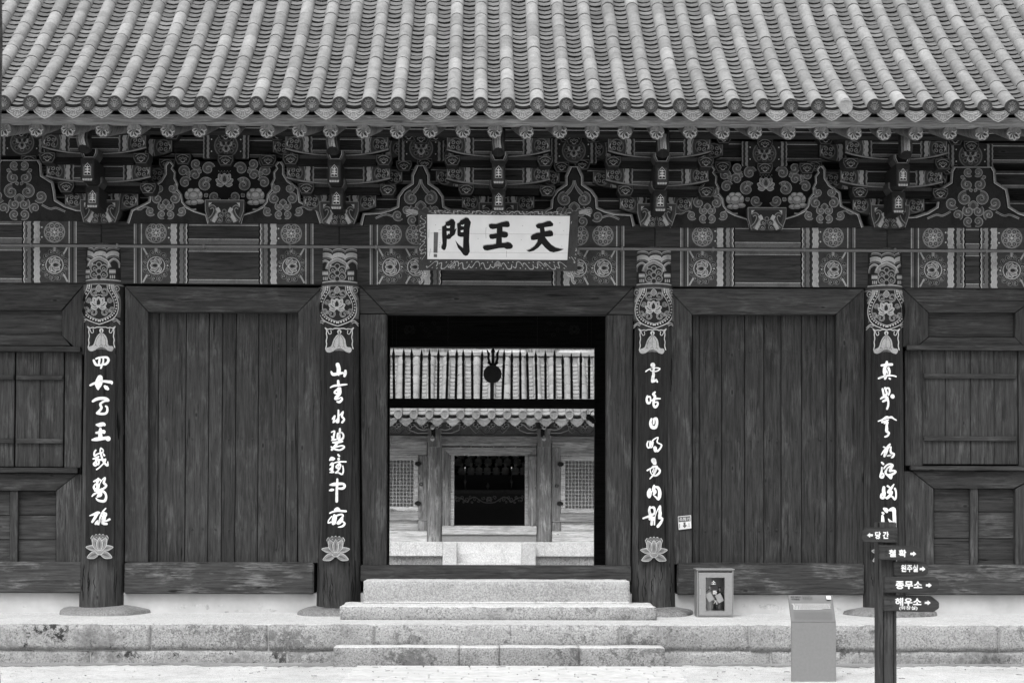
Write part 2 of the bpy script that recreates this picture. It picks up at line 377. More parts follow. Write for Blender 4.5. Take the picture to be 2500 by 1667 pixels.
from mathutils import noise as mn
def rough_box(x0, x1, y0, y1, z0, z1, mat, amp=.007, step=.05, rnd=.018, rx=.5, top=None):
    """hewn block: subdivided box with rounded arrises and an uneven dressed face"""
    bm = bmesh.new(); nx, ny, nz = max(2, int((x1-x0)/step)), max(2, int((y1-y0)/(step*2))), max(2, int((z1-z0)/step))
    g = {}
    def vv(i, j, k):
        if (i, j, k) not in g: g[(i, j, k)] = bm.verts.new((x0+(x1-x0)*i/nx, y0+(y1-y0)*j/ny, z0+(z1-z0)*k/nz))
        return g[(i, j, k)]
    for i in range(nx):
        for k in range(nz):
            bm.faces.new((vv(i, 0, k), vv(i+1, 0, k), vv(i+1, 0, k+1), vv(i, 0, k+1))); bm.faces.new((vv(i, ny, k), vv(i, ny, k+1), vv(i+1, ny, k+1), vv(i+1, ny, k)))
        for j in range(ny):
            bm.faces.new((vv(i, j, 0), vv(i, j+1, 0), vv(i+1, j+1, 0), vv(i+1, j, 0))); bm.faces.new((vv(i, j, nz), vv(i+1, j, nz), vv(i+1, j+1, nz), vv(i, j+1, nz)))
    for j in range(ny):
        for k in range(nz):
            bm.faces.new((vv(0, j, k), vv(0, j, k+1), vv(0, j+1, k+1), vv(0, j+1, k))); bm.faces.new((vv(nx, j, k), vv(nx, j+1, k), vv(nx, j+1, k+1), vv(nx, j, k+1)))
    for (i, j, k), v in g.items():
        c = v.co.copy(); e = (i in (0, nx))+(j in (0, ny))+(k in (0, nz))
        d = Vector((mn.noise(c*9), mn.noise(c*9+Vector((5, 1, 2))), mn.noise(c*9+Vector((1, 7, 3)))))*amp+Vector((mn.noise(c*2.3+Vector((3, 3, 3))), mn.noise(c*2.3), mn.noise(c*2.3+Vector((8, 1, 1)))))*amp*.9
        if e >= 2:
            m_ = Vector(((x0+x1)/2, (y0+y1)/2, (z0+z1)/2)); q = rnd*(.55+.9*abs(mn.noise(c*4)))
            if i == 0: d.x += q*rx
            if i == nx: d.x -= q*rx
            if j == 0: d.y += q*.5
            if k == nz: d.z -= q*.5
            if k == 0: d.z += q*.5
        v.co += d
    me = bpy.data.meshes.new('stone'); bm.to_mesh(me); bm.free(); me.materials.append(MATS[mat])
    if top:                                   # upward faces take a paler granite
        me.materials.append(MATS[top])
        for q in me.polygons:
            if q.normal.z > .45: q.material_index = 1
    me.polygons.foreach_set('use_smooth', [True]*len(me.polygons)); return me
# ================================================================ GROUND
XL, XR = -9.5, 9.5
g = link('ground', MB().box(-60, 60, -40, -1.72, -.75, -.42, 'ground_sand').mesh('ground', smooth=False)); tag(g, kind='structure')
random.seed(11); xs_ = [XL+(XR-XL)*k/400 for k in range(401)]
dv = [(x, -1.70) for x in xs_]+[(x, -1.96-.16*random.random()-.07*sin(x*2.1)) for x in xs_[::-1]]
g = link('dirt_verge', MB().add([(x, y, -.416) for x, y in dv], [list(range(len(dv)))], 'dirt').mesh('dirt_verge', smooth=False)); tag(g, kind='structure')
ZP = -.405
# paved path in front of the steps
pa = link('path', MB().box(X(905, -3, 1640), X(1640, -3, 1640), -9, -2.2, -.6, ZP-.006, 'mortar').mesh('path', smooth=False)); tag(pa, kind='structure')
xa, xb = X(850, -3, 1640), X(1655, -3, 1640)
yy = -2.17; r = 0
while yy > -4.6:
    d = random.uniform(.10, .19); x = xa+random.uniform(-.05, .03)
    while x < xb:
        w_ = random.uniform(.35, .95); x2 = min(x+w_, xb+.05)
        part('paving_stone', MB().box(x+.008, x2-.008, yy-d+.008, yy-.004, ZP-.08, ZP+random.uniform(0, .008), 'paving'), pa, .004)
        x = x2
    yy -= d
# ================================================================ STONE TERRACE AND STEPS
ter = thing('stone_terrace', 'low granite terrace with a pale cement top running under the whole gate', 'terrace', (0, -1.75, -.42))
YT = -1.75
def course(js, z0, z1, Y, mat, dy=.5, who=ter, name='stone'):
    for a, b in zip(js[:-1], js[1:]):
        o = random.uniform(-.012, .008)
        link(name, rough_box(a+.004, b-.004, Y+o, Y+dy, z0+.003, z1-.001, mat if isinstance(mat, str) else random.choice(mat), .008), who)
zc_ = Z(1588, YT)
j1 = [XL, -7.7, X(-190, YT, 1550)]+[X(p, YT, 1550) for p in (367, 654, 914, 1512, 1830, 2440)]+[X(2700, YT, 1550), XR]
course(j1[:4], zc_, 0, YT, 'granite_worn'); course(j1[3:], zc_, 0, YT, 'granite')
j2 = [XL, -7.0]+[X(p, YT, 1600) for p in (-60, 220, 700, 1300, 1883, 2197, 2620)]+[XR]
course(j2, -.6, zc_, YT+.015, ['granite_worn', 'granite'])
part('joint_fill', MB().box(XL, XR, YT+.03, YT+.4, -.6, -.02, 'mortar'), ter)
part('cement_top', MB().box(XL, XR, YT+.06, .3, -.1, .006, 'cement'), ter, .01)
part('floor_slab', MB().box(XL, XR, .3, 4.6, -.7, .002, 'mortar'), ter)
stp = thing('stone_steps', 'granite steps of five blocks climbing to the central doorway', 'steps', (0, -2.15, -.42))
js = [X(p, -2.14, 1600) for p in (813, 1121, 1219, 1414, 1624)]
for a, b in zip(js[:-1], js[1:]):
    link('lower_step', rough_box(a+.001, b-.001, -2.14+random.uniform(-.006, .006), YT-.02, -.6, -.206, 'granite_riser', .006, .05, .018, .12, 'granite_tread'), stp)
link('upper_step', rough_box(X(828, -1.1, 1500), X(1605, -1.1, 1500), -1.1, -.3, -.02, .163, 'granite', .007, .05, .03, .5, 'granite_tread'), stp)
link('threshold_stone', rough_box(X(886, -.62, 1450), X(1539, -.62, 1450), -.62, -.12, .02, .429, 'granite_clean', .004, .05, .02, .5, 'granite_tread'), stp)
part('mortar_line', MB().box(X(887, -.64, 1450), X(1538, -.64, 1450), -.64, -.6, .16, .185, 'cement'), stp, .008, .002)
# ================================================================ THE GATE
G = thing('temple_gate', 'broad wooden temple gate with tiled roof, painted brackets and a spear rail across its doorway', 'temple gate', (0, 0, 0))
colX = [ (X(257, 0, 650)+X(251, 0, 1400))/2, (X(834, 0, 650)+X(825, 0, 1400))/2, (X(1590, 0, 650)+X(1598, 0, 1400))/2, (X(2155, 0, 650)+X(2157, 0, 1400))/2 ]
colX = [colX[0]-3.1]+colX+[colX[3]+3.1]
ZT = Z(606, 0)
def rcol(z): t = max(0, min(1, (z-.07)/(ZT-.07))); return .268-.052*t
def boulder(x0, x1, Yc, dy, z0, z1, name='plinth_stone'):
    bm = bmesh.new(); bmesh.ops.create_icosphere(bm, subdivisions=3, radius=1)
    cx, hx = (x0+x1)/2, (x1-x0)/2; ph = random.uniform(0, 9)
    for v in bm.verts:
        c = v.co; n = 1+.14*sin(c.x*5+ph)*cos(c.y*4+ph)+.08*sin(c.z*9+c.x*7+ph)+.05*sin(c.x*17+c.y*13+ph)
        sx = abs(c.x)**.6*(1 if c.x > 0 else -1); zz = abs(c.z)**.5*(1 if c.z > 0 else -1)
        v.co = Vector((cx+sx*hx*(1+.04*sin(c.y*4+ph)), Yc+c.y*dy*(1+.06*sin(c.x*5+ph)), (z0+z1)/2+zz*(z1-z0)/2*(1+.1*sin(c.x*6+ph))))
    me = bpy.data.meshes.new(name); bm.to_mesh(me); bm.free(); me.materials.append(MATS['boulder'])
    me.polygons.foreach_set('use_smooth', [True]*len(me.polygons)); link(name, me, G)
for i, cx in enumerate(colX):
    prof = [(rcol(z), z) for z in [.072+(ZT-.072)*k/14 for k in range(15)]]
    mb = MB().lathe((cx, 0, 0), prof, 'wood_column', 40)
    me = mb.mesh('column')
    for v in me.vertices:           # adzed, slightly uneven surface
        a = atan2(v.co.y, v.co.x-cx); v.co.x += .004*sin(7*a+v.co.z*1.7+i); v.co.y += .003*sin(5*a-v.co.z*2+i)
    col = link('column', me, G)
    for (z0, z1, dr, m_) in ((Z(682, -.2), Z(604, -.2), .004, 'shade1'), (Z(698, -.2), Z(682, -.2)-.002, .008, 'shade4'), (Z(790, -.2), Z(698, -.2)-.002, .004, 'shade1')):
        if z1 < z0: continue
        if m_ == 'shade1': continue
        part('painted_collar', MB().lathe((cx, 0, 0), [(rcol(z0)+dr, z0), (rcol(z1)+dr, z1)], m_, 40), col)
    boulder(*( (cx-.50, cx+.60, 0, .60, -.12, .092) if i != 3 else (cx-.40, cx+.48, 0, .60, -.12, .094) ))
# ---- painted collars on the four columns seen in front
def collar(i):
    cx = colX[i]; S = on_cyl(cx, 0, rcol); p = Paint(S, .0125, True)
    pc = proj((cx, -.25, Z(650, -.25)))[0]; dy = (pc-257)*.0072-1
    def px(x): return pc+(x-365)/5.6          # 5.6x crop of the leftmost painted column, origin column axis
    def py(y): return 590+y/5.6+dy
    Zp = lambda y: P(pc, py(y), -.25).z
    for y0, y1, mt in ((60, 512, 'shade1'), (512, 530, 'shade5'), (530, 573, 'shade2'), (573, 590, 'shade4'), (590, 1068, 'shade1')):
        z0, z1 = Zp(y1), Zp(y0); p.lathe((cx, 0, 0), [(rcol(z0)+.0118, z0+.0005), (rcol(z1)+.0118, z1-.0005)], mt, 96)
    def scal(y, amp, t, mat, span=262):
        """scalloped ribbon of three lobes: filled between two offset curves"""
        h = p.h(); vs = []; n = 42
        for k in range(n+1):
            u = -1+2*k/n; yy = y-amp*sqrt(abs(cos(u*1.5*pi)))
            vs += [p.surf(px(365+u*span), py(yy-t/2), h), p.surf(px(365+u*span), py(yy+t/2), h)]
        p.add(vs, [(2*k, 2*k+1, 2*k+3, 2*k+2) for k in range(n)], mat); p.up()
    scal(118, 34, 14, 'shade5'); scal(138, 34, 22, 'shade3'); scal(205, 42, 62, 'shade5'); scal(180, 42, 5, 'shade6'); scal(250, 40, 20, 'shade3')
    for sx in (-185, 185):
        p.stroke([(px(365+sx-78), py(365)), (px(365+sx-66), py(290)), (px(365+sx), py(245)), (px(365+sx+66), py(290)), (px(365+sx+78), py(365))], 6, 'shade4'); p.up(); p.stroke([(px(365+sx-78), py(365)), (px(365+sx-66), py(280)), (px(365+sx), py(235)), (px(365+sx+66), py(280)), (px(365+sx+78), py(365))], 1.4, 'shade6')
    p.up(); q = [(px(200), py(360)), (px(225), py(295)), (px(285), py(255)), (px(345), py(232)), (px(405), py(255)), (px(465), py(295)), (px(495), py(360))]
    p.stroke(q, 8.5, 'shade4'); p.up(); p.stroke([(a, b-4) for a, b in q], 1.6, 'shade6'); p.up()
    for (a, b) in ((345, 320), (285, 372), (410, 372), (280, 455), (410, 455), (345, 410), (345, 490)):
        r_ = 10.8 if a != 345 else 7.5
        p.circ(px(a), py(b), r_, 'shade4'); p.up(); p.circ(px(a), py(b), r_*.7, 'shade1'); p.up()
        if a != 345: p.stroke(spiral_pts(px(a), py(b), 5, 0, 1, 1.1, 8), 2.2, 'shade4', k=1)
    for a, b in ((140, 222), (485, 575)):
        p.rect(px(a), py(385), px(b), py(445), 'shade4', 8); p.up(); p.rect(px(a), py(400), px(b), py(430), 'shade5', 8); p.up(); p.rect(px(a), py(412), px(b), py(420), 'shade6', 8)
        for t in (.1, .4, .7): p.rect(px(a+(b-a)*t), py(465), px(a+(b-a)*(t+.2)), py(508), 'shade5')
    # lotus medallion hanging below the collar
    for sx in (-1, 1):
        f = lambda x, y: (px(365-15+sx*(x)), py(y))
        p.n = 20
        p.stroke([f(205, 592), f(212, 670), f(262, 760), f(272, 900), f(262, 1040)], 9, 'shade3'); p.up()
        p.stroke([f(140, 592), f(150, 660), f(205, 760), f(240, 860), f(225, 960), f(170, 1030), f(90, 1080), f(0, 1110)], 13, 'ink'); p.up()
        p.stroke([f(108, 592), f(116, 660), f(174, 760), f(206, 860), f(191, 950), f(136, 1015), f(66, 1055), f(0, 1075)], 2.2, 'shade5')
        p.stroke([f(160, 592), f(175, 660), f(232, 760), f(262, 870), f(245, 980), f(185, 1060), f(90, 1105), f(0, 1135)], 2.6, 'shade6')
        p.stroke([f(188, 592), f(198, 670), f(258, 780)], 6, 'shade5'); p.up()
        q = crom([f(136, 600), f(146, 660), f(204, 760), f(236, 860), f(220, 955), f(165, 1022), f(85, 1068), f(0, 1092)], 5)
        for a, b in q[::2]: p.circ(a, b, 2.2, 'shade6', n=8)
        p.stroke([f(180, 1085), f(225, 1062), f(285, 1110)], 3, 'shade5'); p.stroke([f(195, 1105), f(235, 1088), f(285, 1138)], 1.6, 'shade6')
        p.ring(*f(237, 650), 6.5, 2, 'shade5'); p.circ(*f(237, 650), 2.2, 'shade5')
        for (a, b, r_, a0, d_) in ((66, 690, 12, 2.2, -1), (142, 805, 7, 0, 1), (168, 930, 8, 3, -1), (80, 975, 12, 0, -1)):
            x_, y_ = f(a, b); sp__ = spiral_pts(x_, y_, r_*.9, a0 if sx > 0 else pi-a0, d_*sx, 1.25, 12)
            p.up(); p.stroke(sp__, 4.2, 'shade5', k=1); p.up(); p.stroke(sp__, 2.2, 'shade3', k=1)
    petal(p, px(343), py(690), -pi/2, 16, 13, 'shade4', 'shade6', 1)
    p.up(); lotus(p, px(340), py(890), 23, fill='shade5', line='shade6', inner='shade1', lw=1.0)
    for k in range(7): p.circ(px(300+k*13), py(735-6*(k % 2)), .9, 'shade6', n=6)
    o = part('painted_pattern', p, G, smooth=False); o['kind'] = 'stuff'; return o
for i in (1, 2, 3, 4): collar(i)
# ---- beams over the columns
YU, YB = -.21, -.10
zu0, zu1 = Z(601.5, YU), Z(546, YU)
xj = [XL]+[colX[i]+.0 for i in range(6)]+[XR]
def beam_span(name, xs, z0, z1, Y, th, mat, gap=.002):
    return [part(name, MB().box(a+gap, b-gap, Y, Y+th, z0, z1, mat), G, .008) for a, b in zip(xs[:-1], xs[1:])]
upper = beam_span('upper_beam', xj, zu0, zu1, YU, .42, 'wood_beam')
zl0, zl1 = Z(697, YB), zu0-.002
lower = []
for a, b in zip([XL]+colX, colX+[XR]):
    a2, b2 = a+(.19 if a != XL else 0), b-(.19 if b != XR else 0)
    lower.append(part('lower_beam', MB().box(a2, b2, YB, YB+.2, zl0, zl1, 'wood_beam'), G, .008))
def band(parent, x0, x1, Y, z0, z1, kind):
    """painted end of a beam; x0 column side, x1 middle side (photo columns)"""
    d = 1 if x1 > x0 else -1; W_ = abs(x1-x0)
    xm = (x0+x1)/2; Xm = P(xm, 600, Y).x
    yt, yb = proj((Xm, Y, z1))[1], proj((Xm, Y, z0))[1]; yt += .6; yb -= .6
    p = Paint(on_plane(Y)); f = lambda u: x0+d*u
    p.rect(min(x0, x1), yt, max(x0, x1), yb, 'shade2')
    p.rect(f(0), yt, f(2), yb, 'shade5'); p.rect(f(8), yt, f(11), yb, 'shade1'); p.rect(f(2), yt, f(7), yb, 'shade3'); p.rect(f(17), yt, f(19.5), yb, 'shade5')
    cy = (yt+yb)/2
    def rosset(u0, u1):
        cx = f((u0+u1)/2)
        if kind == 'U':
            h = (yb-yt)/2
            rosette(p, cx, cy, min((u1-u0)/2, h*.98))
        else:
            h = (yb-yt)/2
            for i in range(12):
                a = i*2*pi/12+.2; x, y = cx+(u1-u0)*.40*cos(a), cy+2+h*.72*sin(a)
                p.circ(x, y, 7.6, 'shade3', n=10); p.circ(x, y, 5.8, 'shade1', n=9); p.stroke(spiral_pts(x, y, 4.2, a, 1, 1.1, 7), 1.8, 'shade4', k=1)
            p.ring(cx, cy+2, 21, 2.6, 'shade5', n=22); p.circ(cx, cy+2, 20, 'shade2', n=18)
            lotus(p, cx+d*6, cy+2, 20, ang=0 if d < 0 else pi, fill='shade4', line='shade6', inner='shade1', lw=1.2)
            p.circ(f(u1-6), cy+2, 2, 'shade6', n=6)
            p.rect(cx-4, yt, cx+4, yt+14, 'shade4'); p.rect(cx-1, yt, cx+1, yt+14, 'shade5')
            for s_ in (-1, 1): p.stroke([(f(u0+2), cy+s_*h*.95), (f(u0+8), cy+s_*h*.7), (f(u0+12), cy+s_*h*.55)], 4, 'shade5')
    if W_ > 150: rosset(20, 84); rosset(86, 140); e = W_-44
    else: rosset(20, 88); e = 88
    if kind == 'U':
        for s_ in (-.5, .5): p.circ(f(e-3), cy+s_*24, 2.0, 'shade6', n=7)
    wave(p, f(e), d*13, yt, yb, 'shade5', 2.5, 15, d); wave(p, f(e+13), d*1.4, yt, yb, 'shade6', 2.5, 15, d)
    wave(p, f(e+17), d*5, yt, yb, 'shade1', 2.5, 15, d); wave(p, f(e+22), d*9, yt, yb, 'shade4' if kind == 'U' else 'shade3', 2.2, 15, d)
    wave(p, f(e+34), d*4, yt, yb, 'shade3', 2.2, 15, d); wave(p, f(e+38), d*2, yt, yb, 'shade6', 2.2, 15, d); wave(p, f(e+40), d*4, yt, yb, 'ink', 2.2, 15, d)
    o = part('painted_pattern', p, parent, smooth=False); o['kind'] = 'stuff'
def lines(parent, x0, x1, Y, z0, z1, tw, bw):
    """light lines and paler edge strips along the plain middle of a beam"""
    Xm = P((x0+x1)/2, 600, Y).x; xa, xb = X(x0, Y, 600), X(x1, Y, 600); s = 1/201
    m = MB(); e = .0015
    for z, h, mt in ((z1-tw*s, tw*s, 'shade3'), (z0, bw*s, 'shade3')): m.box(xa, xb, Y-e, Y, z+.001, z+h-.001, mt)
    for z in (z1-tw*s-1.6*s, z0+bw*s): m.box(xa, xb, Y-e*1.6, Y, z, z+1.6*s, 'shade5')
    o = part('painted_lines', m, parent, smooth=False); o['kind'] = 'stuff'
bay = lambda px: next(i for i, c in enumerate(colX+[99]) if X(px, 0, 600) < c)
for x0, x1 in ((187, 83), (327, 457), (765, 635), (903, 1078), (1524, 1348), (1661, 1788), (2088, 1962), (2224, 2327), (2524, 2420)):
    band(upper[bay(x0)], x0, x1, YU, zu0, zu1, 'U')
for x0, x1 in ((187, 83), (327, 457), (765, 635), (903, 1078), (1524, 1348), (1661, 1788), (2088, 1960), (2224, 2324), (2524, 2420)):
    band(lower[bay(x0)], x0, x1, YB, zl0, zl1, 'L')
for x0, x1 in ((-40, 82), (458, 634), (1079, 1347), (1789, 1961), (2328, 2419)):
    lines(upper[bay((x0+x1)/2)], x0, x1, YU, zu0, zu1, 8, 12); lines(lower[bay((x0+x1)/2)], x0, x1, YB, zl0, zl1, 12, 9)
# ---- sills, plaster and door bays
def trap(name, pts, Y, th, mat): return ppoly(name, pts, Y, th, mat, G, .005)
for x0, x1, ya, yb in ((-700, 199, 1371, 1447), (303, 766, 1373, 1449), (1654, 2110, 1375, 1452), (2206, 3100, 1378, 1452)):
    pbox('sill_beam', x0, x1, ya, yb, -.13, .26, 'wood_sill', G, .012, (x0+x1)/2 if 0 < x0 < 2000 else (100 if x0 < 0 else 2400), .002)
for i in range(5):
    part('plaster_wall', MB().box(colX[i]+.2, colX[i+1]-.2, -.04, .25, -.05, Z(1448, -.04), 'plaster'), G)
pbox('threshold_beam', 880, 1541, 1380, 1419, -.10, .2, 'wood_horizontal', G, .008)
pl = Paint(on_plane(-.04))
for (x, y, a, b) in ((425, 1483, 9, 3), (447, 1480, 12, 6), (482, 1478, 17, 5), (505, 1480, 7, 8), (540, 1478, 10, 4), (585, 1490, 14, 4), (636, 1482, 8, 12), (655, 1490, 22, 5), (555, 1493, 8, 3), (1818, 1478, 12, 5), (1875, 1480, 26, 10), (1905, 1487, 14, 10), (2025, 1478, 16, 9), (2045, 1490, 12, 9), (60, 1480, 10, 3)):
    pl.poly([(x+a*cos(t*pi/7)*random.uniform(.6, 1.1), y+b*sin(t*pi/7)*random.uniform(.6, 1.1)) for t in range(14)], 'shade6')
part('peeled_plaster', pl, G, smooth=False)['kind'] = 'stuff'
def planks(xs, y0, y1, Y, mat='wood_plank', name='plank', parent=G, th=.045, gap=1.7):
    for a, b in zip(xs[:-1], xs[1:]):
        pbox(name, a+gap*.5, b-gap*.5, y0, y1, Y+random.uniform(0, .012), th, mat, parent, .005)
def nails(parent, xs, ys, Y):
    m = MB()
    for y in ys:
        for a, b in zip(xs[:-1], xs[1:]):
            for t in ((.28, .74) if b-a > 34 else (.5,)):
                v = P(a+(b-a)*t, y+random.uniform(-2.5, 2.5), Y-.004); m.tube([(v.x, v.y-.006, v.z), (v.x, v.y, v.z)], .012, 'iron', 7)
    for i in range(0, len(m.v)): pass
    o = part('nail_heads', m, parent, smooth=False); o['kind'] = 'stuff'
d1 = part('door', MB().box(X(358, .13, 1000), X(732, .13, 1000), .13, .16, Z(1380, .13, 545), Z(755, .13, 545), 'wood_dark'), G)
xs1 = [362, 386, 453, 509, 542, 575, 630, 698, 728]
planks(xs1, 755, 1375, .07, parent=d1); nails(d1, xs1, (852, 1071, 1291), .07)
trap('door_lintel', [(305, 698), (785, 703), (727, 762), (362, 761)], -.06, .2, 'wood_horizontal')
trap('door_jamb', [(305, 699), (361, 762), (361, 1372), (305, 1371)], -.055, .2, 'wood_vertical')
trap('door_jamb', [(728, 762), (786, 704), (783, 1374), (728, 1373)], -.055, .2, 'wood_vertical')
d2 = part('door', MB().box(X(1686, .13, 1000), X(2044, .13, 1000), .13, .16, Z(1384, .13, 1865), Z(760, .13, 1865), 'wood_dark'), G)
xs2 = [1690, 1707, 1762, 1818, 1865, 1907, 1957, 2018, 2041]
planks(xs2, 760, 1380, .07, parent=d2); nails(d2, xs2, (856, 1074, 1294), .07)
trap('door_lintel', [(1630, 704), (2110, 705), (2041, 767), (1690, 767)], -.06, .2, 'wood_horizontal')
trap('door_jamb', [(1629, 705), (1689, 767), (1689, 1377), (1640, 1377)], -.055, .2, 'wood_vertical')
trap('door_jamb', [(2042, 767), (2110, 706), (2108, 1378), (2042, 1378)], -.055, .2, 'wood_vertical')
# centre doorway
trap('door_lintel', [(876, 694), (1548, 698), (1482, 767), (944, 765)], -.06, .22, 'wood_horizontal')
trap('lintel_corner', [(877, 697), (942, 765), (879, 765)], -.055, .2, 'wood_horizontal')
trap('lintel_corner', [(1547, 701), (1547, 768), (1484, 767)], -.055, .2, 'wood_horizontal')
trap('door_jamb', [(879, 767), (944, 767), (943, 1381), (886, 1381)], -.055, .2, 'wood_vertical')
trap('door_jamb', [(1481, 769), (1545, 769), (1539, 1381), (1481, 1381)], -.055, .2, 'wood_vertical')
# window bays at both ends
def window_bay(mir):
    q = (lambda x, y: (x, y)) if not mir else (lambda x, y: (2405-x+(0), y+6))
    def b(name, x0, x1, y0, y1, Y, th, mat, par=G, bev=.005):
        (a, c), (d, e) = q(x0, y0), q(x1, y1); return pbox(name, min(a, d), max(a, d), c, e, Y, th, mat, par, bev, 100 if not mir else 2350)
    L = -60
    ppoly('window_frame', [q(L, 688), q(206, 692), q(150, 757), q(L, 757)], -.06, .2, 'wood_horizontal', G)
    ppoly('window_frame', [q(207, 694), q(205, 868), q(152, 820), q(152, 759)], -.055, .2, 'wood_vertical', G)
    b('board_panel', L, 152, 757, 817, .03, .05, 'wood_horizontal')
    ppoly('window_frame', [q(L, 817), q(150, 817), q(172, 844), q(L, 844)], -.045, .15, 'wood_horizontal', G)
    b('hinge_bar', L, 196, 845, 858, -.12, .06, 'wood_horizontal'); b('hinge_bar', L, 189, 1141, 1154, -.12, .06, 'wood_horizontal')
    b('window_post', 158, 199, 858, 1141, -.02, .1, 'wood_vertical')
    for xs in (([-60, -20, 35],) if not mir else ([36, 37],))+(([38, 98, 155],) if not mir else ()):
        if xs[0] == 36: continue
        s = b('shutter', xs[0], xs[-1], 858, 1140, .02, .02, 'wood_dark')
        for a, c in zip(xs[:-1], xs[1:]): b('plank', a+.6, c-.6, 859, 1139, -.03, .05, 'wood_plank', s)
        for y in (915, 1070): b('batten', xs[0]+1, xs[-1]-2, y, y+12, -.065, .035, 'wood_horizontal', s)
    ppoly('window_frame', [q(L, 1155), q(189, 1156), q(136, 1197), q(L, 1197)], -.05, .15, 'wood_horizontal', G)
    ppoly('window_frame', [q(190, 1156), q(199, 1160), q(199, 1372), q(137, 1372), q(137, 1198)], -.048, .15, 'wood_vertical', G)
    b('window_post', 24, 43, 1198, 1374, -.03, .06, 'wood_vertical')
    for y0, y1 in ((1197, 1257), (1257, 1317), (1317, 1374)):
        b('panel_board', L, 24.5, y0+.7, y1-.7, .03, .04, 'wood_horizontal'); b('panel_board', 43, 137, y0+.7, y1-.7, .03, .04, 'wood_horizontal')
window_bay(False)
# right-hand window bay, measured on its own
def rb(name, x0, x1, y0, y1, Y, th, mat, par=G, bev=.005): return pbox(name, x0, x1, y0, y1, Y, th, mat, par, bev, 2370)
ppoly('window_frame', [(2204, 703), (2560, 704), (2478, 763), (2268, 763)], -.06, .2, 'wood_horizontal', G)
ppoly('window_frame', [(2203, 704), (2267, 764), (2267, 822), (2240, 844), (2205, 846)], -.055, .2, 'wood_vertical', G)
ppoly('window_frame', [(2479, 764), (2560, 706), (2560, 850), (2500, 846), (2479, 824)], -.055, .2, 'wood_vertical', G)
rb('board_panel', 2267, 2479, 763, 823, .03, .05, 'wood_horizontal')
ppoly('window_frame', [(2268, 823), (2478, 824), (2502, 846), (2242, 844)], -.045, .15, 'wood_horizontal', G)
rb('hinge_bar', 2214, 2560, 843, 855, -.12, .06, 'wood_horizontal'); rb('hinge_bar', 2223, 2560, 1137, 1148, -.12, .06, 'wood_horizontal')
rb('window_post', 2210, 2252, 856, 1137, -.02, .1, 'wood_vertical'); rb('window_post', 2487, 2560, 856, 1137, -.02, .1, 'wood_vertical')
sh = rb('shutter', 2252, 2485, 855, 1134, .02, .02, 'wood_dark')
for a, c in zip((2252, 2308, 2369, 2427), (2308, 2369, 2427, 2485)): rb('plank', a+.6, c-.6, 856, 1133, -.03, .05, 'wood_plank', sh)
for y in (912, 1064): rb('batten', 2256, 2482, y, y+12, -.065, .035, 'wood_horizontal', sh)
ppoly('window_frame', [(2226, 1149), (2560, 1149), (2475, 1192), (2280, 1192)], -.05, .15, 'wood_horizontal', G)
ppoly('window_frame', [(2207, 1150), (2225, 1150), (2279, 1193), (2280, 1378), (2212, 1378)], -.048, .15, 'wood_vertical', G)
ppoly('window_frame', [(2479, 1193), (2560, 1150), (2560, 1378), (2479, 1378)], -.048, .15, 'wood_vertical', G)
rb('window_post', 2369, 2388, 1192, 1379, -.03, .06, 'wood_vertical')
for y0, y1 in ((1192, 1249), (1249, 1314), (1314, 1379)):
    rb('panel_board', 2280, 2369.5, y0+.7, y1-.7, .03, .04, 'wood_horizontal'); rb('panel_board', 2388, 2479, y0+.7, y1-.7, .03, .04, 'wood_horizontal')
# walls further along (beyond the picture's edges) and the body of the gate behind
zs1, zs0 = Z(1448, 0), Z(697, 0)
for x0, x1 in ((XL, X(-55, .05)), (X(2555, .05), XR)):
    part('side_panel', MB().box(x0, x1, -.02, .1, zs1, zs0, 'wood_vertical'), G, .005)
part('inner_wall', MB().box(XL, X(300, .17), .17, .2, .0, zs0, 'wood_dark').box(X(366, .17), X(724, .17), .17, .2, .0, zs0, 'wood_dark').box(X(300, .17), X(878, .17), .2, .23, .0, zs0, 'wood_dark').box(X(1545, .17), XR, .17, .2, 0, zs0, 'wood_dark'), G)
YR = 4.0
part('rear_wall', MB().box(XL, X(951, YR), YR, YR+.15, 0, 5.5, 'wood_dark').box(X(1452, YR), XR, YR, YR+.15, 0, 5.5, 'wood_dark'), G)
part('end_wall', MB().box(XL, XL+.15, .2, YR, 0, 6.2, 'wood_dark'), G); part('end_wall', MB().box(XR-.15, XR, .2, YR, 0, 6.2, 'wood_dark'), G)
# rear lintel with faint painting seen from below
rl = part('rear_lintel', MB().box(X(951, YR)-.001, X(1452, YR)+.001, YR-.02, YR+.2, Z(848, YR), 5.5, 'wood_dark'), G)
p = Paint(on_plane(YR-.02))
for s_ in (0, 1):
    m = (lambda x: x) if s_ == 0 else (lambda x: 2402-x)
    for x in (958, 968): p.stroke([(m(x), 767), (m(x), 843)], .8, 'pattern_faint', k=1)
    wave(p, m(1092), 1, 770, 843, 'pattern_faint', 2, 12)
    lotus(p, m(1000), 810, 16, fill='shade1', line='pattern_faint', inner='ink', lw=.5)
    for a in range(5): p.stroke(spiral_pts(m(1030+10*a), 790+14*(a % 3), 7, a, 1, 1.2, 8), .8, 'pattern_faint', k=1)
for y in (785, 840): p.stroke([(1098, y), (1304, y)], .7, 'pattern_faint', k=1)
o = part('painted_pattern', p, rl, smooth=False); o['kind'] = 'stuff'
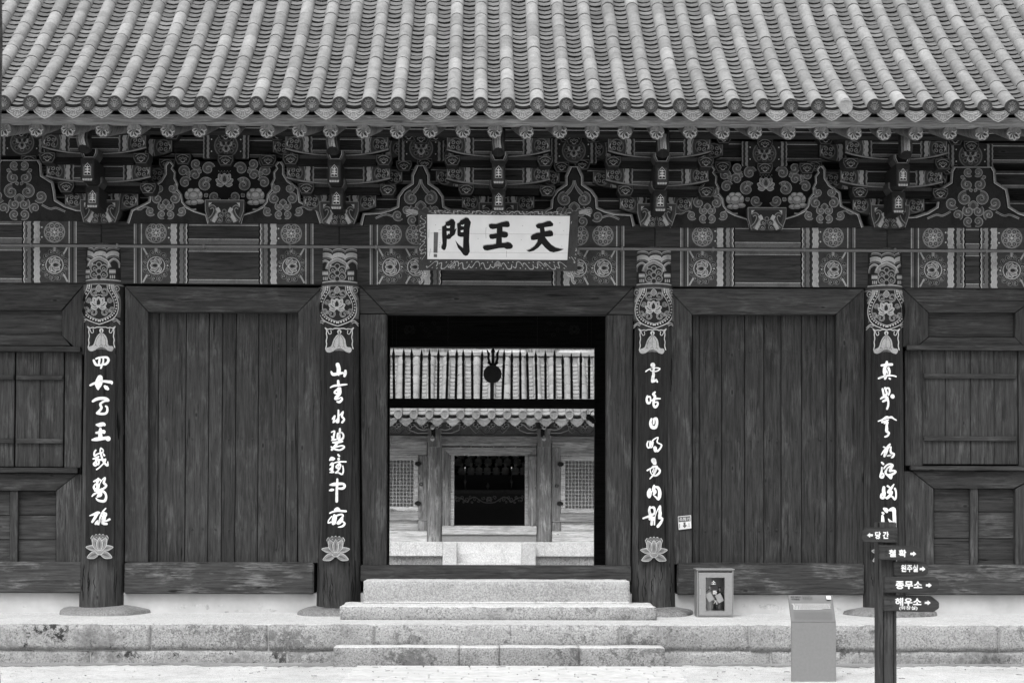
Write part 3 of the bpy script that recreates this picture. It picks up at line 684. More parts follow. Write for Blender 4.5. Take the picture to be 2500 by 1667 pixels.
# ---- spear rail across the rear opening
sr = pbox('spear_rail', 949, 1454, 973, 996, YR-.12, .12, 'wood_dark', G)
tx = [90, 200, 283, 390, 473, 569, 671, 764, 832, 925, 1034, 1269, 1350, 1437, 1509, 1602, 1705, 1803, 1889, 1981, 2083, 2170]
bx = [97, 197, 287, 378, 473, 564, 655, 752, 834, 929, 1020, 1250, 1346, 1440, 1522, 1612, 1708, 1803, 1894, 1986, 2079, 2170]
ty = [120, 122, 124, 138, 132, 132, 138, 130, 136, 142, 142, 140, 148, 140, 146, 150, 150, 142, 195, 175, 163, 193]
cvt = lambda x, y: (940+x/4.356, 820+y/4.356)
for a, b, t in zip(tx, bx, ty):
    top, bot = P(*cvt(a, t), YR-.08), P(*cvt(b, 668), YR-.08); L = (top-bot).length
    u = lambda k: bot+(top-bot)*k
    ks = [(0, .020), (.40, .020), (.405, .012), (.42, .023), (.435, .012), (.44, .020), (.70, .020), (.705, .012), (.72, .023), (.735, .012), (.745, .018), (.80, .023), (.87, .022), (1, .001)]
    part('spear', MB().tube([u(k) for k, _ in ks], [r_ for _, r_ in ks], 'iron', 8), sr)
p0 = [P(*cvt(x, y), YR-.1) for x, y in ((1117, 668), (1157, 668), (1160, 480), (1118, 480))]
tr = part('trident_shaft', MB().prism([(v.x, v.z) for v in p0], YR-.1, YR-.05, 'iron'), sr)
c = P(*cvt(1143, 405), YR-.1); rr = 97/4.356/(3826/22.9)
part('emblem_disc', MB().prism([(c.x+rr*cos(a*pi/20), c.z+rr*sin(a*pi/20)) for a in range(40)], YR-.12, YR-.05, 'iron'), sr, .004)
pp = Paint(on_plane(YR-.12))
for k in range(3): pp.stroke([(cvt(1143+85*cos(a), 405+85*sin(a))) if j == 0 else cvt(1143+(85-j*20)*cos(a+j*.55), 405+(85-j*20)*sin(a+j*.55)) for j in range(5) for a in (k*2.1,)], 1.2, 'pattern_faint')
part('emblem_swirl', pp, sr, smooth=False)
def bar(pts, w0, mat='iron'):
    m = MB(); m.tube([P(*cvt(x, y), YR-.08) for x, y in pts], [max(.002, q/4.356/167/2) for q in w0], mat, 8); return m
part('trident_prong', bar([(1148, 300), (1148, 180), (1148, 165), (1150, 122)], [34, 34, 50, 2]), sr)
for s_ in (-1, 1):
    part('trident_prong', bar([(1148+s_*30, 300), (1148+s_*48, 240), (1148+s_*46, 190), (1148+s_*66, 140)], [30, 26, 30, 3]), sr)
    part('trident_prong', bar([(1148, 296), (1148+s_*30, 300), (1148+s_*55, 285), (1148+s_*40, 262)], [26, 26, 20, 8]), sr)

# old split in the leftmost painted column, beside its verse board
cx = colX[1]; S_ = on_cyl(cx, 0, rcol)
p = Paint(S_, .004); p.poly([(287, 958), (291, 962), (297, 985), (298, 1030), (300, 1050), (294, 1062), (289, 1075), (285, 1040)], 'ink')
for k in range(9): p.stroke([(294+random.uniform(-2, 8), 905+k*17), (294+random.uniform(-2, 8), 925+k*17), (296+random.uniform(-2, 6), 945+k*17)], random.uniform(.6, 1.8), 'shade3')
p.stroke([(297, 958), (300, 990), (299, 1040), (296, 1060)], 2.2, 'shade3')
part('split_wood', p, G, smooth=False)['kind'] = 'stuff'

for cx in colX[1:5]:
    S_ = on_cyl(cx, 0, rcol); p = Paint(S_, .003); c0 = proj((cx, -.26, .4))[0]
    for k in range(9):
        x = c0+random.uniform(-46, 46); y0_ = random.uniform(1372, 1430); y1_ = min(1478, y0_+random.uniform(30, 90))
        p.stroke([(x+random.uniform(-2.5, 2.5), y0_+(y1_-y0_)*t/5, (.4 if t in (0, 5) else random.uniform(.9, 2.0))) for t in range(6)], 1, 'ink', k=2)
    for k in range(7):
        x = c0+random.choice((-1, 1))*random.uniform(38, 47); y0_ = random.uniform(820, 1400)
        p.stroke([(x+random.uniform(-1, 1), y0_+random.uniform(12, 28)*t, random.uniform(.5, 1.6)) for t in range(5)], 1, 'ink', k=2)
    part('surface_cracks', p, G, smooth=False)['kind'] = 'stuff'

# grit, needles and small leaves blown over the ground
random.seed(21); m = MB()
for k in range(230):
    x = random.uniform(-7.5, 7.5); y = -2.0-abs(random.gauss(0, 1.1)); z = -.408 if not (X(850, -3, 1640) < x < X(1655, -3, 1640)) else -.394
    a = random.uniform(0, 3.14); L = random.choice((.006, .008, .010, .03)); w_ = .005 if L < .02 else .0025
    u = Vector((cos(a)*L, sin(a)*L, 0)); v_ = Vector((-sin(a)*w_, cos(a)*w_, .004)); c = Vector((x, y, z))
    m.add([c-u-v_, c+u-v_*.6, c+u+v_*.8, c-u+v_], [(0, 1, 2, 3)], random.choice(('shade3', 'shade4', 'boulder')))
tag(part('ground_litter', m, None, smooth=False), 'scattered grit, needles and small leaves on the pale ground', 'litter', None, 'stuff')
# ================================================================ BRACKET ZONE
YBK = .02
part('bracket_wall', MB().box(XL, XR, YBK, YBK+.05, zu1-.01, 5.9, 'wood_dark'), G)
def cont(name, y0, y1, Y, th, mat, line=True):
    z0, z1 = Z(y1, Y), Z(y0, Y)
    o = part(name, MB().box(XL, XR, Y, Y+th, z0, z1, mat), G, .006)
    if line:
        m = MB(); h = 2.0/205
        m.box(XL, XR, Y-.002, Y, z1-4.2*h, z1-3.2*h, 'shade5').box(XL, XR, Y-.002, Y, z0+3.4*h, z0+4.2*h, 'shade5')
        m.box(XL, XR, Y-.0012, Y, z1-3.2*h, z1-.001, 'shade2').box(XL, XR, Y-.0012, Y, z0+.001, z0+3.4*h, 'shade3')
        q = part('painted_lines', m, o, smooth=False); q['kind'] = 'stuff'
    return o
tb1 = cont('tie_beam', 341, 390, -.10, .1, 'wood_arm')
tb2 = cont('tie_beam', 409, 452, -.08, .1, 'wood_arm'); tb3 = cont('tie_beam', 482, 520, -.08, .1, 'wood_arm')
# purlin carrying the rafters
zpu = Z(322, -.75)
pu = part('purlin', MB().tube([(XL, -.72, zpu+.12), (XR, -.72, zpu+.12)], .11, 'wood_arm', 20), G)
part('purlin_board', MB().box(XL, XR, -.84, -.66, zpu-.045, zpu+.06, 'wood_arm').box(XL, XR, -.846, -.84, zpu+.045, zpu+.055, 'shade5').box(XL, XR, -.846, -.84, zpu-.005, zpu+.004, 'shade5'), G)
SY0 = 832
def lc(px, py, Y):  # local point of a bracket set: x relative to the column, z absolute at the second column
    return (px-SY0)/(F/(Y+19)), Z(py, Y, SY0)
def lbox(m, x0, x1, y0, y1, Y, th, mat):
    a, zt = lc(x0, y0, Y); b, zb = lc(x1, y1, Y); return m.box(a, b, Y, Y+th, zb, zt, mat)
def lsurf(Y):
    def f(x, y, h): a, z = lc(x, y, Y); return Vector((a, Y-h, z))
    return f
def soro(cx, cy, Y, s=1.0):
    """small cup-shaped bearing block with a painted cloud"""
    m = MB(); w_ = 20*s; h = 13*s
    pts = [lc(cx-w_, cy-h, Y), lc(cx+w_, cy-h, Y), lc(cx+w_, cy, Y), lc(cx+w_*.66, cy+h, Y), lc(cx-w_*.66, cy+h, Y), lc(cx-w_, cy, Y)]
    m.prism(pts, Y, Y+.19, 'shade1')
    p = Paint(lsurf(Y)); p.v, p.f, p.m, p.mats = m.v, m.f, m.m, m.mats
    q = [(cx-w_, cy-h), (cx+w_, cy-h), (cx+w_, cy), (cx+w_*.66, cy+h), (cx-w_*.66, cy+h), (cx-w_, cy)]
    q = [(cx+(a-cx)*.88, cy+(b-cy)*.86) for a, b in q]
    p.stroke(q, 1.7, 'shade3', k=1, closed=True)
    p.stroke([(cx-w_*.72, cy-h*.3), (cx-w_*.3, cy-h*.72), (cx, cy-h*.78), (cx+w_*.3, cy-h*.72), (cx+w_*.72, cy-h*.3)], 1.5, 'shade4')
    for s_ in (-1, 1): p.stroke(spiral_pts(cx+s_*6.5*s, cy+1*s, 4.4*s, 0 if s_ < 0 else pi, s_, 1.1, 8), 1.7, 'shade4', k=1)
    p.circ(cx, cy-3*s, 3*s, 'shade3', n=8); p.stroke([(cx-5*s, cy+5*s), (cx, cy+8*s), (cx+5*s, cy+5*s)], 2.0, 'shade5')
    return p
def arm(x0, x1, y0, y1, Y, th, cut=10, full=True, curved=True):
    """boat-shaped cross arm with painted ends"""
    m = MB()
    e = 22 if curved else 3
    pts = [(x0, y0), (x1, y0), (x1, y1-cut), (x1-e, y1-cut*.35), (x1-2*e, y1), (x0+2*e, y1), (x0+e, y1-cut*.35), (x0, y1-cut)]
    m.prism([lc(a, b, Y) for a, b in pts], Y, Y+th, 'wood_arm')
    p = Paint(lsurf(Y)); p.v, p.f, p.m, p.mats = m.v, m.f, m.m, m.mats
    yb = y1-cut*.45; cm = (x0+x1)/2
    if full:
        p.rect(x0+67, y0+1, x1-67, y0+6, 'shade2'); p.rect(x0+68, y0+6, x1-68, y0+7.6, 'shade5')
        p.rect(x0+68, y1-9, x1-68, y1-7.6, 'shade5'); p.rect(x0+67, y1-7.6, x1-67, y1-1, 'shade3')
    for d, xx in ((1, x0), (-1, x1)):
        f = lambda u: xx+d*u
        p.rect(min(f(0), f(68)), y0+.5, max(f(0), f(68)), y1-cut, 'shade2')
        p.poly([(f(0), y1-cut), (f(e), y1-cut*.4), (f(2*e), y1-.5), (f(68), y1-.5), (f(68), y1-cut), ][::d], 'shade2')
        p.rect(f(2), y0+1, f(3.6), y1-cut-1, 'shade4'); p.rect(f(6), y0+1, f(7), y1-cut-1, 'shade3')
        p.rect(f(20), y0, f(25), y1-cut*.6, 'shade3')
        cluster(p, f(22), (y0+y1-cut*.5)/2, 18.5, -d)
        wave(p, f(42), d*2.5, y0+.5, y1-2, 'shade4', 3, 40, d); wave(p, f(46), d*10, y0+.5, y1-1, 'shade5', 2.6, 15, d)
        wave(p, f(57), d*4.5, y0+.5, y1-1, 'shade1', 2, 15, d); wave(p, f(61), d*3, y0+.5, y1-1, 'shade3', 2, 15, d); wave(p, f(64), d*1.4, y0+.5, y1-1, 'shade5', 2, 15, d)
    return p
SETX = [colX[1], colX[2], (colX[2]+colX[3])/2, colX[3], colX[4]]
SETX[2] = X(1215, -.3, 450)
shared = {}
def sadd(key, name, mb, root, parent_=None, kind=None):
    if key not in shared: shared[key] = mb().mesh(name, smooth=False)
    o = bpy.data.objects.new(name, shared[key]); COL.objects.link(o)
    o.parent = parent_ or root; o.location = (0, 0, 0)
    return o
def emblem(p, cx, cy, s=1.0):
    w_, h = 9.2*s, 15*s
    p.poly([(cx-w_, cy+h), (cx+w_, cy+h), (cx+w_, cy-h*.45), (cx, cy-h*1.15), (cx-w_, cy-h*.45)][::-1], 'shade5')
    w2, h2 = w_*.82, h*.88
    p.poly([(cx-w2, cy+h2), (cx+w2, cy+h2), (cx+w2, cy-h2*.42), (cx, cy-h2*1.1), (cx-w2, cy-h2*.42)][::-1], 'ink')
    W = 'white_letter'; t = 1.35*s
    p.rect(cx-t*.55, cy-h*.72, cx+t*.55, cy+h*.8, W)
    for y, l in ((-.42, .5), (-.12, .62), (.12, .62), (.4, .62)): p.rect(cx-w_*l, cy+h*y-t*.5, cx+w_*l, cy+h*y+t*.5, W)
    for s_ in (-1, 1):
        p.rect(cx+s_*w_*.5-t*.5, cy-h*.55, cx+s_*w_*.5+t*.5, cy-h*.42, W); p.rect(cx+s_*w_*.62-t*.5, cy+h*.4, cx+s_*w_*.62+t*.5, cy+h*.62, W)
        p.rect(cx+s_*w_*.3-t*.5, cy+h*.4, cx+s_*w_*.3+t*.5, cy+h*.58, W)
def cup(cx, cy, Y):
    m = MB(); o_ = [(-23, -12), (-23, 0), (-17, 14), (17, 14), (23, 0), (23, -12), (15, -12), (15, -3), (10, 10), (-10, 10), (-15, -3), (-15, -12)]
    # saddle block: outer U with dark hollow
    m.prism([lc(cx+a, cy+b, Y) for a, b in [(-22, -11), (-22, 1), (-15, 13), (15, 13), (22, 1), (22, -11)]], Y+.004, Y+.22, 'shade2')
    p = Paint(lsurf(Y)); p.v, p.f, p.m, p.mats = m.v, m.f, m.m, m.mats
    p.stroke([(cx-19, cy-11), (cx-19, cy), (cx-13, cy+11), (cx+13, cy+11), (cx+19, cy), (cx+19, cy-11)], 4, 'shade3', k=1)
    p.stroke([(cx-15.5, cy-11), (cx-15.5, cy-2), (cx-10.5, cy+9), (cx+10.5, cy+9), (cx+15.5, cy-2), (cx+15.5, cy-11)], 1.5, 'shade6', k=1)
    p.poly([(cx-14.5, cy-11), (cx+14.5, cy-11), (cx+14.5, cy-2), (cx+9.5, cy+8), (cx-9.5, cy+8), (cx-14.5, cy-2)], 'ink')
    return p
def head(cx, y0, y1, Y, Yb):
    """projecting beam end with a pointed painted face and a pale tip"""
    m = MB(); w_ = 16.5
    m.prism([lc(cx-w_, y0, Y), lc(cx+w_, y0, Y), lc(cx+w_, y1-5, Y), lc(cx+w_*.72, y1, Y), lc(cx-w_*.72, y1, Y), lc(cx-w_, y1-5, Y)], Y, Yb, 'shade1')
    p = Paint(lsurf(Y)); p.v, p.f, p.m, p.mats = m.v, m.f, m.m, m.mats
    p.rect(cx-12.5, y0+14, cx+12.5, y1-7, 'shade2'); emblem(p, cx, (y0+y1)/2-.5, .95)
    p.poly([(cx-12, y1-6), (cx+12, y1-6), (cx+11, y1-.5), (cx-11, y1-.5)], 'shade5')
    for a in (-6, 0, 6): p.rect(cx+a-.6, y1-6, cx+a+.6, y1-.5, 'shade3')
    return p
def beak():
    """curved horn above the saddle with a pale stripe"""
    m = MB(); Y0 = -.98
    pts = []
    for k in range(9):
        t = k/8; y = 300+t*67
        xx, z = lc(832, y, Y0-.16*sin(pi*t*.8)); pts.append((xx, Y0-.16*sin(pi*t*.8)+.08, z))
    m.tube(pts, [.075, .08, .083, .084, .084, .083, .082, .08, .076], 'shade1', 16)
    for off, w_, mt in ((-.028, .03, 'shade4'), (.018, .026, 'shade5'), (-.005, .008, 'shade6'), (-.058, .02, 'shade3'), (.052, .02, 'shade2')):
        vs = []; fs = []
        for k, (a, b, z) in enumerate(pts):
            r_ = .093
            for s_ in (-1, 1):
                xo = off+s_*w_/2+.006*sin(k); vs.append((a+xo, b-sqrt(max(1e-6, r_*r_-xo*xo))-.003-.001*abs(off*10), z))
        for k in range(len(pts)-1): fs.append((2*k, 2*k+1, 2*k+3, 2*k+2))
        m.add(vs, fs, mt)
    return m
def base_block():
    m = MB(); Y = -.33
    m.prism([lc(a, b, Y) for a, b in [(786, 492), (881, 492), (880, 518), (870, 547), (795, 547), (787, 518)]], Y, .1, 'shade2')
    p = Paint(lsurf(Y)); p.v, p.f, p.m, p.mats = m.v, m.f, m.m, m.mats
    p.poly([(794, 499), (873, 499), (872, 518), (863, 546), (802, 546), (795, 518)], 'shade1')
    for s_ in (-1, 1):
        f = lambda x, y: (833+s_*x, y)
        p.stroke([f(36, 512), f(28, 508), f(22, 516), f(27, 530), f(36, 540)], 8.5, 'shade4'); p.stroke([f(36, 512), f(28, 508), f(22, 516), f(27, 530), f(36, 540)], 5, 'shade2')
        p.stroke([f(18, 512), f(13, 522), f(20, 533), f(27, 546)], 9, 'shade5'); p.poly([f(38, 499), f(30, 499), f(38, 508)], 'shade5')
    for a, b in ((824, 529), (842, 529), (822, 541), (844, 541)):
        p.circ(a, b, 8, 'shade3', n=12); p.circ(a, b, 6, 'shade1', n=10); p.stroke(spiral_pts(a, b, 4, 0, 1, 1.1, 8), 1.8, 'shade4', k=1)
    p.circ(833, 520, 6, 'shade3', n=10); p.circ(833, 520, 3.5, 'shade1', n=8)
    p.stroke([(786.5, 492.5), (881, 492.5), (880, 518), (870, 547)], 1.6, 'shade4', k=1); p.stroke([(786.5, 492.5), (787, 518), (795, 547)], 1.6, 'shade4', k=1)
    return p
def crescent(x0, x1, ye, ym, Y, th=2.2):
    m = MB(); n = 18; vs = []
    path = []
    for k in range(n+1):
        u = -1+2*k/n; y = ym-(ym-ye)*abs(u)**2.4; x = (x0+x1)/2+u*(x1-x0)/2
        a, z = lc(x, y, Y); path.append((a, Y, z))
    m.tube(path, [.004+.0065*min(1, 1.6*abs(-1+2*k/n)) for k in range(n+1)], 'shade4', 6)
    return m
def bracket_set(Xc):
    r = bpy.data.objects.new('bracket_set', None); COL.objects.link(r); r.parent = G; r.location = (Xc, 0, 0); r.empty_display_size = .1
    A = sadd
    A('base', 'base_block', base_block, r)
    A('rearA', 'cross_arm', lambda: arm(667, 1001, 343, 386, -.17, .07, 12), r)
    A('rearB', 'cross_arm', lambda: arm(680, 985, 415, 455, -.15, .06, 12), r)
    A('armC', 'cross_arm', lambda: arm(744, 920+3, 474, 517, -.25, .1, 12, True), r)
    A('armB', 'cross_arm', lambda: arm(706, 960, 404, 447, -.40, .1, 11), r)
    A('armA', 'cross_arm', lambda: arm(706, 960, 334, 376, -.62, .1, 11), r)
    def ties():
        m = MB()
        for a, b, y0, y1, y2, Y in ((738, 928, 379, 388, 403, -.60), (772, 934, 449, 457, 473, -.38)):
            lbox(m, a, b, y0, y1, Y, .1, 'shade2'); lbox(m, a, b, y1+.2, y2, Y+.002, .1, 'wood_dark')
        return m
    A('ties', 'tie_block', ties, r)
    A('crA', 'painted_crescent', lambda: crescent(707, 960, 363, 379.5, -.625), r); A('crB', 'painted_crescent', lambda: crescent(706, 960, 434, 448.5, -.405), r)
    for k, (a, b, Y) in enumerate(((720, 390, -.63), (948, 390, -.63), (755, 461, -.41), (954, 463, -.41), (700, 320, -.66), (946, 320, -.66), (653, 398, -.2), (989, 404, -.2), (680, 331, -.22), (1001, 331, -.22))):
        A('soro%d' % k, 'bearing_block', lambda a=a, b=b, Y=Y: soro(a, b, Y), r)
    A('cup1', 'saddle_block', lambda: cup(834, 379, -.86), r); A('cup2', 'saddle_block', lambda: cup(833, 448, -.64), r)
    A('head1', 'projecting_beam_end', lambda: head(833, 391, 446, -.92, -.1), r); A('head2', 'projecting_beam_end', lambda: head(834, 460, 511, -.70, -.1), r)
    A('beak', 'horn', beak, r)
for x in SETX: bracket_set(x)
# ---- shaped, painted boards between the bracket sets
def fpanel(name, side, cx, foot, fill, motif, xref):
    """side: right half of the outline relative to cx, from the top down"""
    dy = (cx-xref)*.0072
    pts = [(cx+a, b+dy) for a, b in side]+[(cx-a, b+dy) for a, b in side[::-1]]
    Y = -.22; q = [P(x, y, Y) for x, y in pts]
    m = MB().prism([(v.x, v.z) for v in q], Y, Y+.05, fill)
    p = Paint(on_plane(Y)); p.v, p.f, p.m, p.mats = m.v, m.f, m.m, m.mats
    for s_ in (-1, 1):
        L = [(cx+s_*a, b+dy) for a, b in side]
        p.stroke(L, 6.5, 'shade3', k=1); p.stroke(L, 1.8, 'shade4', k=1); p.stroke([(a-s_*2.6, b+1.4) for a, b in L], 1.5, 'shade6', k=1); p.stroke([(a-s_*5.2, b+3) for a, b in L], 3, 'ink', k=1)
    t = side[0][0]; p.stroke([(cx-t, side[0][1]+dy+1), (cx+t, side[0][1]+dy+1)], 2, 'shade5', k=1)
    motif(p, cx, dy)
    return part(name, p, G, smooth=False)
side_N = [(9, 404), (20, 428), (20, 448), (42, 463), (54, 480), (56, 505), (76, 514), (101, 521), (140, 523), (146, 549)]
side_L = [(46, 391), (52, 401), (54, 429), (81, 446), (85, 466), (88, 489), (112, 504), (143, 514), (168, 515), (174, 540)]
def sc2(p, cx, dy, lst):
    for (x, y, r_, a0, d) in lst:
        for s_ in (-1, 1): scroll(p, cx+s_*x, y+dy, r_, a0 if s_ > 0 else pi-a0, d*s_, turns=1.25)
def mot_flank(p, cx, dy):
    for s_ in (-1, 1): p.stroke([(cx+s_*36, 510+dy), (cx+s_*50, 505+dy), (cx+s_*62, 512+dy), (cx+s_*74, 511+dy)], 3.4, 'shade5'); p.stroke([(cx+s_*36, 510+dy), (cx+s_*50, 505+dy), (cx+s_*62, 512+dy), (cx+s_*74, 511+dy)], 1.8, 'shade3')
    sc2(p, cx, dy, [(16, 460, 11, -1.2, 1), (21, 485, 13.5, -2.0, 1), (38, 516, 11, 2.6, -1), (10, 524, 10, 2.2, -1)])
    petal(p, cx, 504+dy, -pi/2, 17, 17, 'shade3', 'shade5', .9, 'shade2'); sc2(p, cx, dy, [(9, 505, 10, -1.0, 1)])
def mot_N(p, cx, dy):
    for s_ in (-1, 1):
        q = [(cx+s_*1.5, 438+dy, 1), (cx+s_*4, 452+dy, 4), (cx+s_*13, 465+dy, 7), (cx+s_*20, 472+dy, 6)]
        p.stroke([(a, b, c_+1.8) for a, b, c_ in q], 0, 'shade5'); p.stroke(q, 0, 'shade3')
        q = [(cx+s_*60, 532+dy), (cx+s_*85, 524+dy), (cx+s_*110, 533+dy)]; p.stroke(q, 4.6, 'shade5'); p.stroke(q, 3, 'shade3')
    sc2(p, cx, dy, [(23, 484, 17, -1.6, 1), (34, 512, 10, 2.6, -1), (56, 526, 13, 2.6, -1), (20, 538, 12, 2.2, -1)])
    petal(p, cx, 515+dy, -pi/2, 24, 26, 'shade3', 'shade5', .9, 'shade2'); sc2(p, cx, dy, [(14, 514, 13, -1, 1)])
def mot_L(p, cx, dy):
    for s_ in (-1, 1):
        q = [(cx+s_*55, 500+dy), (cx+s_*75, 510+dy), (cx+s_*90, 508+dy), (cx+s_*112, 517+dy)]; p.stroke(q, 4.6, 'shade5'); p.stroke(q, 3, 'shade3')
    sc2(p, cx, dy, [(12, 404, 11, 2.4, -1), (15, 434, 14, -1.4, 1), (20, 468, 17, -1.8, 1), (52, 480, 15, 2.6, -1), (38, 508, 12, 2.0, 1), (12, 524, 12, 2.2, -1)])
    petal(p, cx, 496+dy, -pi/2, 22, 24, 'shade3', 'shade5', .9, 'shade2'); sc2(p, cx, dy, [(12, 499, 13, -1, 1)])
    for s_ in (-1, 1): petal(p, cx+s_*22, 418+dy, -.4 if s_ > 0 else pi+.4, 9, 8, 'shade3', 'shade5', .8); petal(p, cx+s_*4, 452+dy, -1.2 if s_ > 0 else pi+1.2, 8, 7, 'shade3', 'shade5', .8)
for cx in (1027, 1402): fpanel('painted_board', side_N, cx, 0, 'shade1', mot_N, 1027)
for cx in (47, 2376): fpanel('painted_board', side_L, cx, 0, 'shade1', mot_L, 47)
def flank(cx, dy, mir, medx):
    """pointed dark board between a bracket set and the lotus medallion"""
    s = -1 if mir else 1; f = lambda x, y: (medx+s*(x-548), y+dy)
    A = [(312, 545), (322, 514), (343, 504), (364, 493), (368, 461), (393, 443), (404, 425), (404, 404), (411, 395)]
    B = [(417, 395), (424, 404), (420, 411), (428, 421), (427, 436), (434, 450), (432, 461), (443, 475), (446, 493), (457, 507), (475, 516), (504, 525), (510, 546)]
    pts = [f(*q) for q in A+B]; Y = -.24; v = [P(x, y, Y) for x, y in pts]
    m = MB().prism([(t.x, t.z) for t in v], Y, Y+.05, 'shade1')
    p = Paint(on_plane(Y)); p.v, p.f, p.m, p.mats = m.v, m.f, m.m, m.mats
    for L, o in ((A, 1), (B, -1)):
        q = [f(*t) for t in L]
        p.stroke(q, 6.0, 'shade3' if o > 0 else 'shade1', k=1); p.stroke(q, 1.8, 'shade4', k=1); p.stroke([(a+s*o*2.4, b+1) for a, b in q], 1.5, 'shade6', k=1)
    mot_flank(p, f(405, 0)[0], dy)
    part('painted_board', p, G, smooth=False)
def medallion(cx, dy):
    B = [(417, 395), (424, 404), (420, 411), (428, 421), (427, 436), (434, 450), (432, 461), (443, 475), (446, 493), (457, 507), (475, 516), (504, 525), (512, 546)]
    pts = [(cx+(x-548), y+dy) for x, y in B]+[(cx-(x-548), y+dy) for x, y in B[::-1]]
    Y = -.19; v = [P(x, y, Y) for x, y in pts]
    m = MB().prism([(t.x, t.z) for t in v], Y, Y+.04, 'ink')
    p = Paint(on_plane(Y)); p.v, p.f, p.m, p.mats = m.v, m.f, m.m, m.mats
    f = lambda x, y, s_: (cx+s_*(550-(370+x/7.13)), 280+y/7.13+dy)
    for s_ in (1, -1):
        for (x, y, r_, a0, d) in ((1000, 940, 15, -.2, -1), (790, 860, 13, .6, 1), (570, 985, 13.5, .4, -1), (770, 1050, 13, 2.6, 1), (600, 1180, 13.5, -.3, -1), (950, 1220, 17, -.6, -1), (1110, 1430, 13.5, .2, 1)):
            a, b = f(x, y, -s_); scroll(p, a, b, r_, a0 if s_ > 0 else pi-a0, d*s_, turns=1.3)
        for (x, y, an) in ((870, 960, 2.1), (620, 1050, -.5), (1010, 1150, -2.6), (990, 1380, 2.4)):
            a, b = f(x, y, -s_); petal(p, a, b, an if s_ > 0 else pi-an, 10, 9, 'shade3', 'shade5', .8)
        # peony
        a, b = f(745, 1390, -s_)
        for (u, v_, r1, r2) in ((-13, 2, 9, 11), (13, 2, 9, 11), (-6, -8, 9, 7), (7, -8, 9, 7), (0, 4, 12, 11), (-8, 20, 12, 6), (14, 17, 12, 6), (1, 20, 9, 6)):
            p.circ(a+u, b+v_, r1+.8, 'shade1', r2+.8, 16); p.circ(a+u, b+v_, r1, 'shade4', r2, 16); p.circ(a+u*1.1, b+v_-r2*.3, r1*.7, 'shade5', r2*.5, 12)
    lotus(p, cx, 448+dy, 24, fill='shade4', line='shade6', inner='shade2', lw=.9)
    for k in range(9): p.circ(cx+(k-4)*3.6, 419+dy+(2 if k % 2 else -1), .8, 'shade5', n=6)
    part('painted_medallion', p, G, smooth=False)
for cx, dy in ((548, 0), (1870, 10)):
    medallion(cx, dy); flank(0, dy, False, cx); flank(0, dy, True, cx)
    # base block under the medallion, upper painted board and blocks above it
    r = bpy.data.objects.new('bracket_post', None); COL.objects.link(r); r.parent = G; r.location = (X(cx, -.3, 450)-0, 0, (-dy+2)/205); r.empty_display_size = .1
    sadd('base', 'base_block', base_block, r)
    def upb():
        m = MB(); Y = -.2; lbox(m, 832-55, 832+55, 331, 392, Y, .08, 'shade1')
        p = Paint(lsurf(Y)); p.v, p.f, p.m, p.mats = m.v, m.f, m.m, m.mats
        p.circ(832, 360, 30, 'shade2', 30, 20); p.ring(832, 360, 28, 3, 'shade3', 24)
        for k in range(8):
            a = k*pi/4; p.circ(832+19*cos(a), 360+17*sin(a), 5.5, 'shade3', n=10); p.circ(832+19*cos(a), 360+17*sin(a), 3.2, 'shade1', n=8)
        for a in (-pi/2-.9, -pi/2+.9, pi/2): petal(p, 832, 359, a, 16, 15, 'shade4', 'shade5', 1.6, 'shade1')
        p.circ(832, 359, 4, 'shade3', n=8)
        for s_ in (-1, 1):
            wave(p, 832+s_*40, s_*6, 331, 391, 'shade4', 1.6, 12, s_); wave(p, 832+s_*46.5, s_*4, 331, 391, 'shade1', 1.6, 12, s_); wave(p, 832+s_*51, s_*2.5, 331, 391, 'shade3', 1.6, 12, s_); wave(p, 832+s_*53.4, s_*1, 331, 391, 'shade5', 1.6, 12, s_)
            for y in (345, 374): p.circ(832+s_*35.5, y, 1.8, 'shade6', n=6)
        return p
    sadd('upb', 'painted_board', upb, r)
    for k, (a, b) in enumerate(((832, 396), (832-104, 393), (832+104, 395), (832, 336))): sadd('psoro%d' % k, 'bearing_block', lambda a=a, b=b: soro(a, b, -.24), r)
for cx, dy, lt in ((47, -4, 1), (1027, 3, 0), (1402, 6, 0), (2376, 12, 1)):
    r = bpy.data.objects.new('bracket_post', None); COL.objects.link(r); r.parent = G; r.location = (X(cx, -.3, 450), 0, (-dy+2)/205); r.empty_display_size = .1
    sadd('upb', 'painted_board', upb, r); sadd('psoro3', 'bearing_block', None, r)
# ================================================================ RAFTERS AND EAVE
dzx = lambda x: .0036*x
rx = [10, 89, 167, 251, 328, 410, 487, 568, 652, 731, 807, 887, 970, 1051, 1131, 1208, 1285, 1367, 1446, 1525, 1604, 1685, 1764, 1843, 1925, 2005, 2086, 2158, 2236, 2319, 2397, 2475]
rx = [rx[0]-80*k for k in (3, 2, 1)]+rx+[2475+80*k for k in (1, 2, 3)]
YRF = -1.62
def rafter_mesh():
    m = MB(); r_ = .083
    m.tube([(0, 0, 0), (0, 1.0, .36), (0, 2.3, .90)], [r_, r_*1.02, r_*1.05], 'wood_rafter', 16)
    p = Paint(lambda x, y, h: Vector((x, -h-y*.36, y))); p.v, p.f, p.m, p.mats = m.v, m.f, m.m, m.mats
    # end grain disc with painted flower
    def S(x, y, h): return Vector((x, -.003-h + 0*y, y))
    p.surf = S
    p.circ(0, 0, r_*1.0, 'shade3', n=20)
    for k in range(8):
        a = k*2*pi/8+.2; petal(p, 0, 0, a, r_*.9, r_*.52, 'shade4', 'shade6', .006, 'shade1')
    p.circ(0, 0, r_*.26, 'shade3', n=10)
    return p
rm = rafter_mesh().mesh('rafter')
